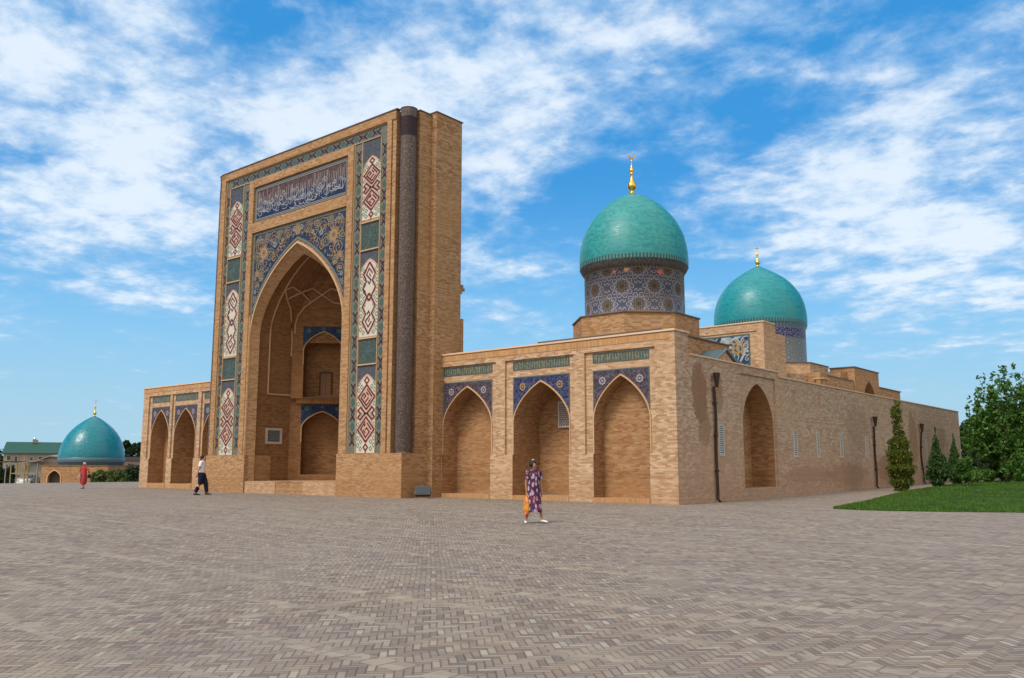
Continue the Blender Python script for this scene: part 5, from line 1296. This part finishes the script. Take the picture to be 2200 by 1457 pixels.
def skeleton(p):
    J = dict(pelvis=(0, 0, .92), waist=(0, 0, 1.08), chest=(0, .01, 1.27), neck=(0, .0, 1.42), jaw=(0, .02 + p['hd'], 1.49), head=(p['hx'] * .5, .02 + p['hd'] * 1.4, 1.56), crown=(p['hx'] * .6, .0 + p['hd'] * 1.4, 1.63),
             nose=(p['hx'], .105 + p['hd'] * 1.7, 1.535))
    Rd = dict(pelvis=(.15, .11), waist=(.12, .095), chest=(.15, .10), neck=.052, jaw=(.062, .066), head=(.076, .090), crown=(.05, .06), nose=.011)
    E = [('pelvis', 'waist'), ('waist', 'chest'), ('chest', 'neck'), ('neck', 'jaw'), ('jaw', 'head'), ('head', 'crown'), ('head', 'nose')]
    for sd, sg in (('l', -1), ('r', 1)):
        sh, el, wr = p[sd + 'arm']; J[sd + 'sh'] = sh; J[sd + 'el'] = el; J[sd + 'wr'] = wr; Rd[sd + 'sh'] = .044; Rd[sd + 'el'] = .038; Rd[sd + 'wr'] = .026
        E += [('chest', sd + 'sh'), (sd + 'sh', sd + 'el'), (sd + 'el', sd + 'wr')]
        dn = (Vector(wr) - Vector(el)).normalized(); fingers(J, Rd, E, sd, sd + 'wr', (0, 1, 0), dn, Vector((-sg, 0, 0)))
        kn, an_, toe = p[sd + 'leg']; J[sd + 'hip'] = (sg * .095, 0, .88); J[sd + 'kn'] = kn; J[sd + 'an'] = an_; J[sd + 'toe'] = toe
        Rd[sd + 'hip'] = .085; Rd[sd + 'kn'] = .055; Rd[sd + 'an'] = .036; Rd[sd + 'toe'] = (.032, .022); E += [('pelvis', sd + 'hip'), (sd + 'hip', sd + 'kn'), (sd + 'kn', sd + 'an'), (sd + 'an', sd + 'toe')]
    return J, Rd, E
def face_bits(mb, hx, hd):   # eyes, mouth, ears
    for sg in (-1, 1):
        mb.lathe([(0, -.006), (.008, 0), (0, .006)], (hx * .7 + sg * .028, .098 + hd * 1.5), 8)
    for i, f in enumerate(list(mb.v)): mb.v[i] = (f[0], f[1], f[2] + 1.565)
skin = plain('skin', (.36, .19, .12), .6, .1, 10); hairm = plain('black_hair', (.012, .009, .008), .5); darkeye = plain('eye_dark', (.02, .015, .012), .3)
def shoe(mb, an_, toe, h=.075, w=.045, m=0):
    a = Vector(an_); t = Vector(toe); d = (t - a); d.z = 0; d.normalize(); s_ = Vector((d.y, -d.x, 0)); bz = min(a.z - .07, t.z - .02)
    rows_ = []
    for f, ww, hh in ((-.07, .6, .8), (-.04, .95, 1), (.04, 1.0, 1), (.10, 1.05, .75), (.16, .95, .55), (.20, .5, .35)):
        c = Vector((a.x, a.y, 0)) + d * f; r = []
        for q in np.linspace(0, 2 * PI, 11)[:-1]: r.append(Vector((c.x, c.y, bz + h * hh * .5)) + s_ * w * ww * math.cos(q) + Vector((0, 0, h * hh * .5)) * math.sin(q))
        rows_.append(r)
    mb.grid(rows_, m, True, True); mb.face(rows_[0], m); mb.face(rows_[-1], m)
# 1: the woman with the orange bag
m, b = newmat('purple_print_cloth'); P = objco(); x, y, z = sep(P)
d1, _ = voro(comb(x * 1., y * 1., z * .5), 12.); c = mix(step(.36, .48, d1), (.40, .30, .38), (.050, .016, .055)); c = mix(step(.55, .62, noise(P, 7, 2)) * .8, c, (.22, .035, .07)); c = mix(step(.12, .05, d1), c, (.50, .44, .48))
M['print'] = finish(m, b, c, .8)
pW = dict(hx=.05, hd=.02, larm=((-.185, .0, 1.36), (-.225, -.02, 1.08), (-.225, .04, .84)), rarm=((.185, .0, 1.36), (.225, -.03, 1.09), (.215, -.02, .86)),
          lleg=((-.12, .10, .49), (-.16, .18, .11), (-.20, .29, .05)), rleg=((.12, .00, .48), (.17, -.14, .10), (.23, -.03, .03)))
J, Rd, E = skeleton(pW)
def w_dress(mb):
    ell(mb, [(0.02, 0.01, .30, .235, .26), (0.02, 0.01, .32, .235, .262), (.01, .02, .55, .205, .20), (0, 0, .80, .185, .155), (0, 0, .97, .185, .145), (0, 0, 1.12, .160, .125), (0, .005, 1.26, .175, .130), (0, .0, 1.37, .165, .105), (0, 0, 1.425, .085, .075)], 0, 28)
    for i, (x_, y_, z_) in enumerate(mb.v): mb.v[i] = (x_ + .008 * math.sin(z_ * 9) * (z_ < 1), y_ + (.014 * math.sin(math.atan2(y_, x_) * 7) * (1.1 - z_) if z_ < 1 else 0), z_)
def w_sleeve(sg):
    def f(mb):
        sh, el = Vector(pW['larm' if sg < 0 else 'rarm'][0]), Vector(pW['larm' if sg < 0 else 'rarm'][1]); mb.tube([sh + Vector((-sg * .075, 0, .01)), sh + Vector((-sg * .01, 0, -.005)), sh.lerp(el, .35), sh.lerp(el, .62)], [.058, .074, .070, .072], 12)
    return f
def w_hair(mb):
    mb.lathe([(.0, 1.685), (.05, 1.68), (.088, 1.645), (.102, 1.59), (.098, 1.54), (.07, 1.50)], (.03, .008), 16)
    mb.lathe([(0, 1.60), (.04, 1.61), (.05, 1.65), (.035, 1.69), (0, 1.70)], (.01, -.06), 12)
wx, wy = 2.14, -11.4; d_ = 22.3
def place(u, v, yaw):   # feet where the sight line meets the paving
    a = (u - 1100) / 1850; b_ = -(v - 728.5) / 1850
    dr_ = FW * math.cos(PITCH) + Vector((0, 0, math.sin(PITCH))) + RT * a + (-FW * math.sin(PITCH) + Vector((0, 0, math.cos(PITCH)))) * b_
    t = 10.
    while (CAM + dr_ * t).z > ground_z(*(CAM + dr_ * t).xy): t += .02
    return CAM + dr_ * t
def yaw_of(vec): return math.atan2(vec.y, vec.x) - PI / 2     # body +y forward
P0 = place(1147, 1124, 0); fwd = (-FW * .9 + RT * .45)
pers1 = person(P0.x, P0.y, P0.z, yaw_of(fwd), 'woman in a purple patterned dress and white shoes carrying an orange bag', .98, J, Rd, E, skin,
       [('dress', w_dress, M['print']), ('sleeve', w_sleeve(-1), M['print']), ('sleeve', w_sleeve(1), M['print']), ('hair', w_hair, hairm),
        ('hair_clip', lambda mb: mb.lathe([(0, 1.685), (.03, 1.69), (.03, 1.71), (0, 1.72)], (.0, -.035), 10), plain('clip', (.7, .6, .6), .4)),
        ('shoe', lambda mb: shoe(mb, pW['lleg'][1], pW['lleg'][2]), plain('white_shoe', (.7, .68, .65), .6)), ('shoe', lambda mb: shoe(mb, pW['rleg'][1], pW['rleg'][2]), bpy.data.materials['white_shoe']),
        ('eye', lambda mb: face_bits(mb, .05, .02), darkeye)])
bpy.context.view_layer.update()
# her bag hangs from the hand on the photo's left: body right hand side
def bagmesh(mb, c, w_, dpt, h, m=0, seed=0):
    r_ = random.Random(seed); rows_ = []
    for i in range(8):
        f = i / 7; ww = w_ * (.62 + .5 * math.sin(PI * min(1, .25 + f * .62))) * (1 if f < .85 else .65); z_ = c[2] - h + h * f; row = []
        for t in np.linspace(0, 2 * PI, 17)[:-1]:
            k_ = 1 + .06 * math.sin(5 * t + i + seed) + r_.uniform(-.03, .03); row.append((c[0] + ww * k_ * math.cos(t), c[1] + dpt * (1 - .5 * f) * k_ * math.sin(t), z_))
        rows_.append(row)
    mb.grid(rows_, m, True, True); mb.face(rows_[0], m); mb.face(rows_[-1], m)
def held_bag(name, pers, hand, w_, dpt, h, mat, hmat, label, seed):
    H_ = pers.matrix_world @ Vector(hand); o = thing(name, label, 'bag', (H_.x, H_.y, H_.z - h - .06), None, pers.rotation_euler.z + PI / 2 * .9)
    mb = MB(); bagmesh(mb, (0, 0, h - .02), w_, dpt, h, 0, seed); q = mb.build('bag_body', mat); q.parent = o
    for sg in (-1, 1):
        mb = MB(); mb.tube([(-w_ * .55, sg * .02, h - .04), (-w_ * .2, sg * .015, h + .09), (w_ * .2, sg * .015, h + .09), (w_ * .55, sg * .02, h - .04)], .007, 6); q = mb.build('handle', hmat); q.parent = o
    return o
m, b = newmat('orange_printed_plastic'); P = objco(); c = mix(step(.45, .6, noise(P, 9, 2)), (.62, .27, .03), (.55, .10, .015)); c = mix(step(.66, .72, noise(P, 14, 1)), c, (.7, .5, .12)); M['orange_bag'] = finish(m, b, c, .4)
held_bag('shopping_bag', pers1, (.225 if False else .215, -.02, .78), .14, .09, .44, M['orange_bag'], M['orange_bag'], 'bulging orange and yellow shopping bag in the patterned-dress woman\'s hand', 1)
# 2: the man walking right
pM = dict(hx=0., hd=.03, larm=((-.19, .0, 1.40), (-.23, -.10, 1.13), (-.24, -.18, .90)), rarm=((.19, .0, 1.40), (.22, -.06, 1.12), (.22, -.13, .88)),
          lleg=((-.10, .17, .47), (-.10, .22, .10), (-.10, .35, .04)), rleg=((.10, -.02, .48), (.10, -.20, .12), (.10, -.09, .03)))
J, Rd, E = skeleton(pM)
def m_shirt(mb): ell(mb, [(0, 0, .92, .175, .135), (0, 0, 1.0, .172, .13), (0, 0, 1.15, .165, .125), (0, .0, 1.29, .185, .135), (0, 0, 1.40, .165, .11), (0, 0, 1.45, .07, .065)], 0, 24)
def m_leg(sd):
    def f(mb):
        kn, an_, t_ = pM[sd + 'leg']; hp = (-.09 if sd == 'l' else .09, 0, .95); k = Vector(kn); a = Vector(an_)
        mb.tube([hp, Vector(hp).lerp(k, .5), k, k.lerp(a, .5), a + Vector((0, 0, .02))], [.125, .115, .098, .085, .075], 14)
    return f
def m_sl(sd):
    def f(mb):
        sh, el, wr = [Vector(q) for q in pM[sd + 'arm']]; mb.tube([sh + Vector((0, 0, .03)), sh, sh.lerp(el, .4), sh.lerp(el, .7)], [.05, .066, .066, .07], 12)
    return f
def m_hair(mb): mb.lathe([(.0, 1.67), (.05, 1.665), (.085, 1.63), (.092, 1.58), (.085, 1.545)], (0, -.01), 16)
whs = plain('white_shirt_cloth', (.72, .68, .74), .8, .08); navy = plain('navy_trouser_cloth', (.012, .013, .03), .85); blk = plain('black_shoe_leather', (.01, .009, .009), .5)
P0 = place(431, 1064, 0)
sc2 = 84 * (P0 - CAM).dot(FW) / 1850 / 1.68
pers2 = person(P0.x, P0.y, P0.z, yaw_of(RT * 1.0 + FW * .15), 'dark-haired man in a white shirt and dark trousers walking past the portal', sc2, J, Rd, E, skin,
       [('shirt', m_shirt, whs), ('sleeve', m_sl('l'), whs), ('sleeve', m_sl('r'), whs), ('trouser_leg', m_leg('l'), navy), ('trouser_leg', m_leg('r'), navy), ('trouser_seat', lambda mb: ell(mb, [(0, 0, .80, .16, .13), (0, 0, .88, .178, .14), (0, 0, .945, .172, .132)], 0, 20), navy), ('hair', m_hair, hairm),
        ('shoe', lambda mb: shoe(mb, pM['lleg'][1], pM['lleg'][2]), blk), ('shoe', lambda mb: shoe(mb, pM['rleg'][1], pM['rleg'][2]), blk), ('eye', lambda mb: face_bits(mb, 0, .03), darkeye)])
# 3: the woman in red
pR = dict(hx=0., hd=.01, rarm=((.18, .0, 1.36), (.27, .02, 1.14), (.16, .16, 1.0)), larm=((-.18, .0, 1.36), (-.31, .05, 1.16), (-.42, .10, 1.0)),
          lleg=((-.08, .05, .48), (-.06, .03, .10), (-.06, .15, .03)), rleg=((.08, .02, .48), (.05, -.12, .11), (.07, -.0, .03)))
J, Rd, E = skeleton(pR)
def r_dress(mb): ell(mb, [(0, 0, .26, .15, .14), (0, 0, .42, .21, .18), (0, 0, .65, .215, .18), (0, 0, .90, .19, .15), (0, 0, 1.1, .165, .13), (0, 0, 1.26, .18, .135), (0, 0, 1.37, .165, .11), (0, 0, 1.43, .08, .07)], 0, 24)
def r_sl(sd):
    def f(mb):
        sh, el, wr = [Vector(q) for q in pR[sd + 'arm']]; mb.tube([sh + Vector((0, 0, .03)), sh, el, el.lerp(wr, .7)], [.055, .07, .062, .06], 12)
    return f
redc = plain('red_floral_cloth', (.36, .045, .04), .85, .5, 14); scf = plain('pale_headscarf', (.50, .42, .38), .85)
P0 = place(178, 1050, 0); sc3 = 55 * (P0 - CAM).dot(FW) / 1850 / 1.66
pers3 = person(P0.x, P0.y, P0.z, yaw_of(-FW * 1. + RT * -.1), 'woman in a long red dress and pale headscarf far across the square', sc3, J, Rd, E, skin,
       [('dress', r_dress, redc), ('sleeve', r_sl('l'), redc), ('sleeve', r_sl('r'), redc), ('headscarf', lambda mb: mb.lathe([(.0, 1.67), (.06, 1.66), (.093, 1.62), (.098, 1.56), (.08, 1.51)], (0, -.015), 16), scf),
        ('shoe', lambda mb: shoe(mb, pR['lleg'][1], pR['lleg'][2]), blk), ('shoe', lambda mb: shoe(mb, pR['rleg'][1], pR['rleg'][2]), blk), ('eye', lambda mb: face_bits(mb, 0, .01), darkeye)])
bpy.context.view_layer.update()
held_bag('handbag', pers3, (.14, .18, .98), .12, .06, .26, scf, scf, 'small pale bag held in front by the woman in red', 4)
held_bag('handbag', pers3, (-.43, .10, 1.0), .13, .07, .24, blk, blk, 'black handbag hanging from the outstretched arm of the woman in red', 5)

# ------------------------------------------------------------------ sky and sun
SUN_EL, SUN_AZ = R(48), Vector((-.12, -.99, 0)).normalized()
sd = Vector((SUN_AZ.x * math.cos(SUN_EL), SUN_AZ.y * math.cos(SUN_EL), math.sin(SUN_EL)))
sl = bpy.data.lights.new('sun', 'SUN'); sl.energy = 2.6; sl.angle = R(22); sl.color = (1, .93, .83)
so = bpy.data.objects.new('sun', sl); COL.objects.link(so); so.rotation_euler = (-sd).to_track_quat('-Z', 'Y').to_euler(); so.location = (0, -30, 40)
W = bpy.data.worlds.new('World'); S.world = W; W.use_nodes = True; NX.nt = W.node_tree; N = W.node_tree.nodes; L = W.node_tree.links
bg = N['Background']; sky = N.new('ShaderNodeTexSky'); sky.sky_type = 'NISHITA'; sky.sun_disc = False; sky.sun_elevation = SUN_EL; sky.sun_rotation = math.atan2(SUN_AZ.x, SUN_AZ.y)
sky.air_density = 1.0; sky.dust_density = .6; sky.ozone_density = 3.0
hs_ = N.new('ShaderNodeHueSaturation'); hs_.inputs['Saturation'].default_value = 1.25; hs_.inputs['Value'].default_value = 1.0; L.new(sky.outputs[0], hs_.inputs['Color'])
tc = N.new('ShaderNodeTexCoord').outputs['Generated']; dx_, dy_, dz_ = sep(tc)
def dirof(u, v):
    a = (u - 1100) / 1850; b_ = -(v - 728.5) / 1850
    return (FW * math.cos(PITCH) + Vector((0, 0, math.sin(PITCH))) + RT * a + (-FW * math.sin(PITCH) + Vector((0, 0, math.cos(PITCH)))) * b_).normalized()
cover = None
BL = [(60, 150, 330, .30), (330, 250, 300, .28), (650, 260, 330, .32), (900, 140, 230, .22), (1120, 170, 220, .25), (1350, 80, 260, .28), (1400, 160, 200, .2), (1780, 110, 150, .26), (60, 420, 170, .26), (300, 480, 200, .18), (1100, 310, 130, .25), (2050, 300, 330, .28), (1750, 380, 240, .22), (1520, 410, 120, .2), (2100, 560, 260, .22), (1850, 520, 200, .16), (1120, 560, 260, .14),
      (500, 60, 130, -.38), (420, 330, 60, -.1), (180, 330, 90, -.12), (560, 200, 60, -.12), (1000, 400, 120, -.08), (1330, 330, 170, -.28), (1620, 240, 170, -.30), (1950, 60, 160, -.1), (60, 330, 60, -.2), (100, 700, 300, -.05), (1200, 620, 200, .02), (2050, 690, 260, .06), (1980, 800, 120, -.2), (760, 60, 80, -.1), (1200, 440, 90, -.12)]
for (u, v, r_, wgt) in BL:
    d = dirof(u, v); dt = dx_ * d.x + dy_ * d.y + dz_ * d.z; sg = r_ / 1868
    g_ = NX.op('EXPONENT', (dt - 1) * (2 / (sg * sg))) * (wgt * .42)
    cover = g_ if cover is None else cover + g_
inv = 1 / (nmax(dz_, .02) + .16) if False else NX.op('DIVIDE', 1., nmax(dz_, .0) + .16)
cv = comb(dx_ * inv, dy_ * inv, 0.)
n1 = noise(cv, 3.3, 9, .57, .25); n2 = noise(cv, 10.0, 7, .6, .2)
behind = step(.15, -.35, dx_ * FW.x + dy_ * FW.y) * .35 + step(.62, .85, dz_) * .25     # unseen warm-white cloud added overhead and behind the photographer to lift ambient light
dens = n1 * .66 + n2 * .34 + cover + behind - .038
cm = step(.475, .73, dens)
shade = step(.50, .80, dens + (noise(cv, 8., 6, .65) - .5) * .75)
ccol = mix(shade, (.40, .60, .84), (.80, .88, .96))
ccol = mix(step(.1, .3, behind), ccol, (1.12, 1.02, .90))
skyc = N.new('ShaderNodeVectorMath'); skyc.operation = 'SCALE'; skyc.inputs['Scale'].default_value = .115; L.new(hs_.outputs[0], skyc.inputs[0])
base = mix(.65, skyc.outputs[0], (.035, .34, .80))
base = mix(step(.34, .10, dz_) * .75, base, (.27, .60, .88))
base = mix(step(.20, .0, dz_) * .85, base, (.42, .62, .72))
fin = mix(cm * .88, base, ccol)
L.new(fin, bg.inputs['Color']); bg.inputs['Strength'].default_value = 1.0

S.view_settings.view_transform = 'Standard'; S.view_settings.look = 'None'; S.view_settings.exposure = .12; S.view_settings.gamma = 1; S.view_settings.use_curve_mapping = False
S.cycles.max_bounces = 6; S.cycles.diffuse_bounces = 4; S.cycles.transparent_max_bounces = 4
S.cycles.use_denoising = True
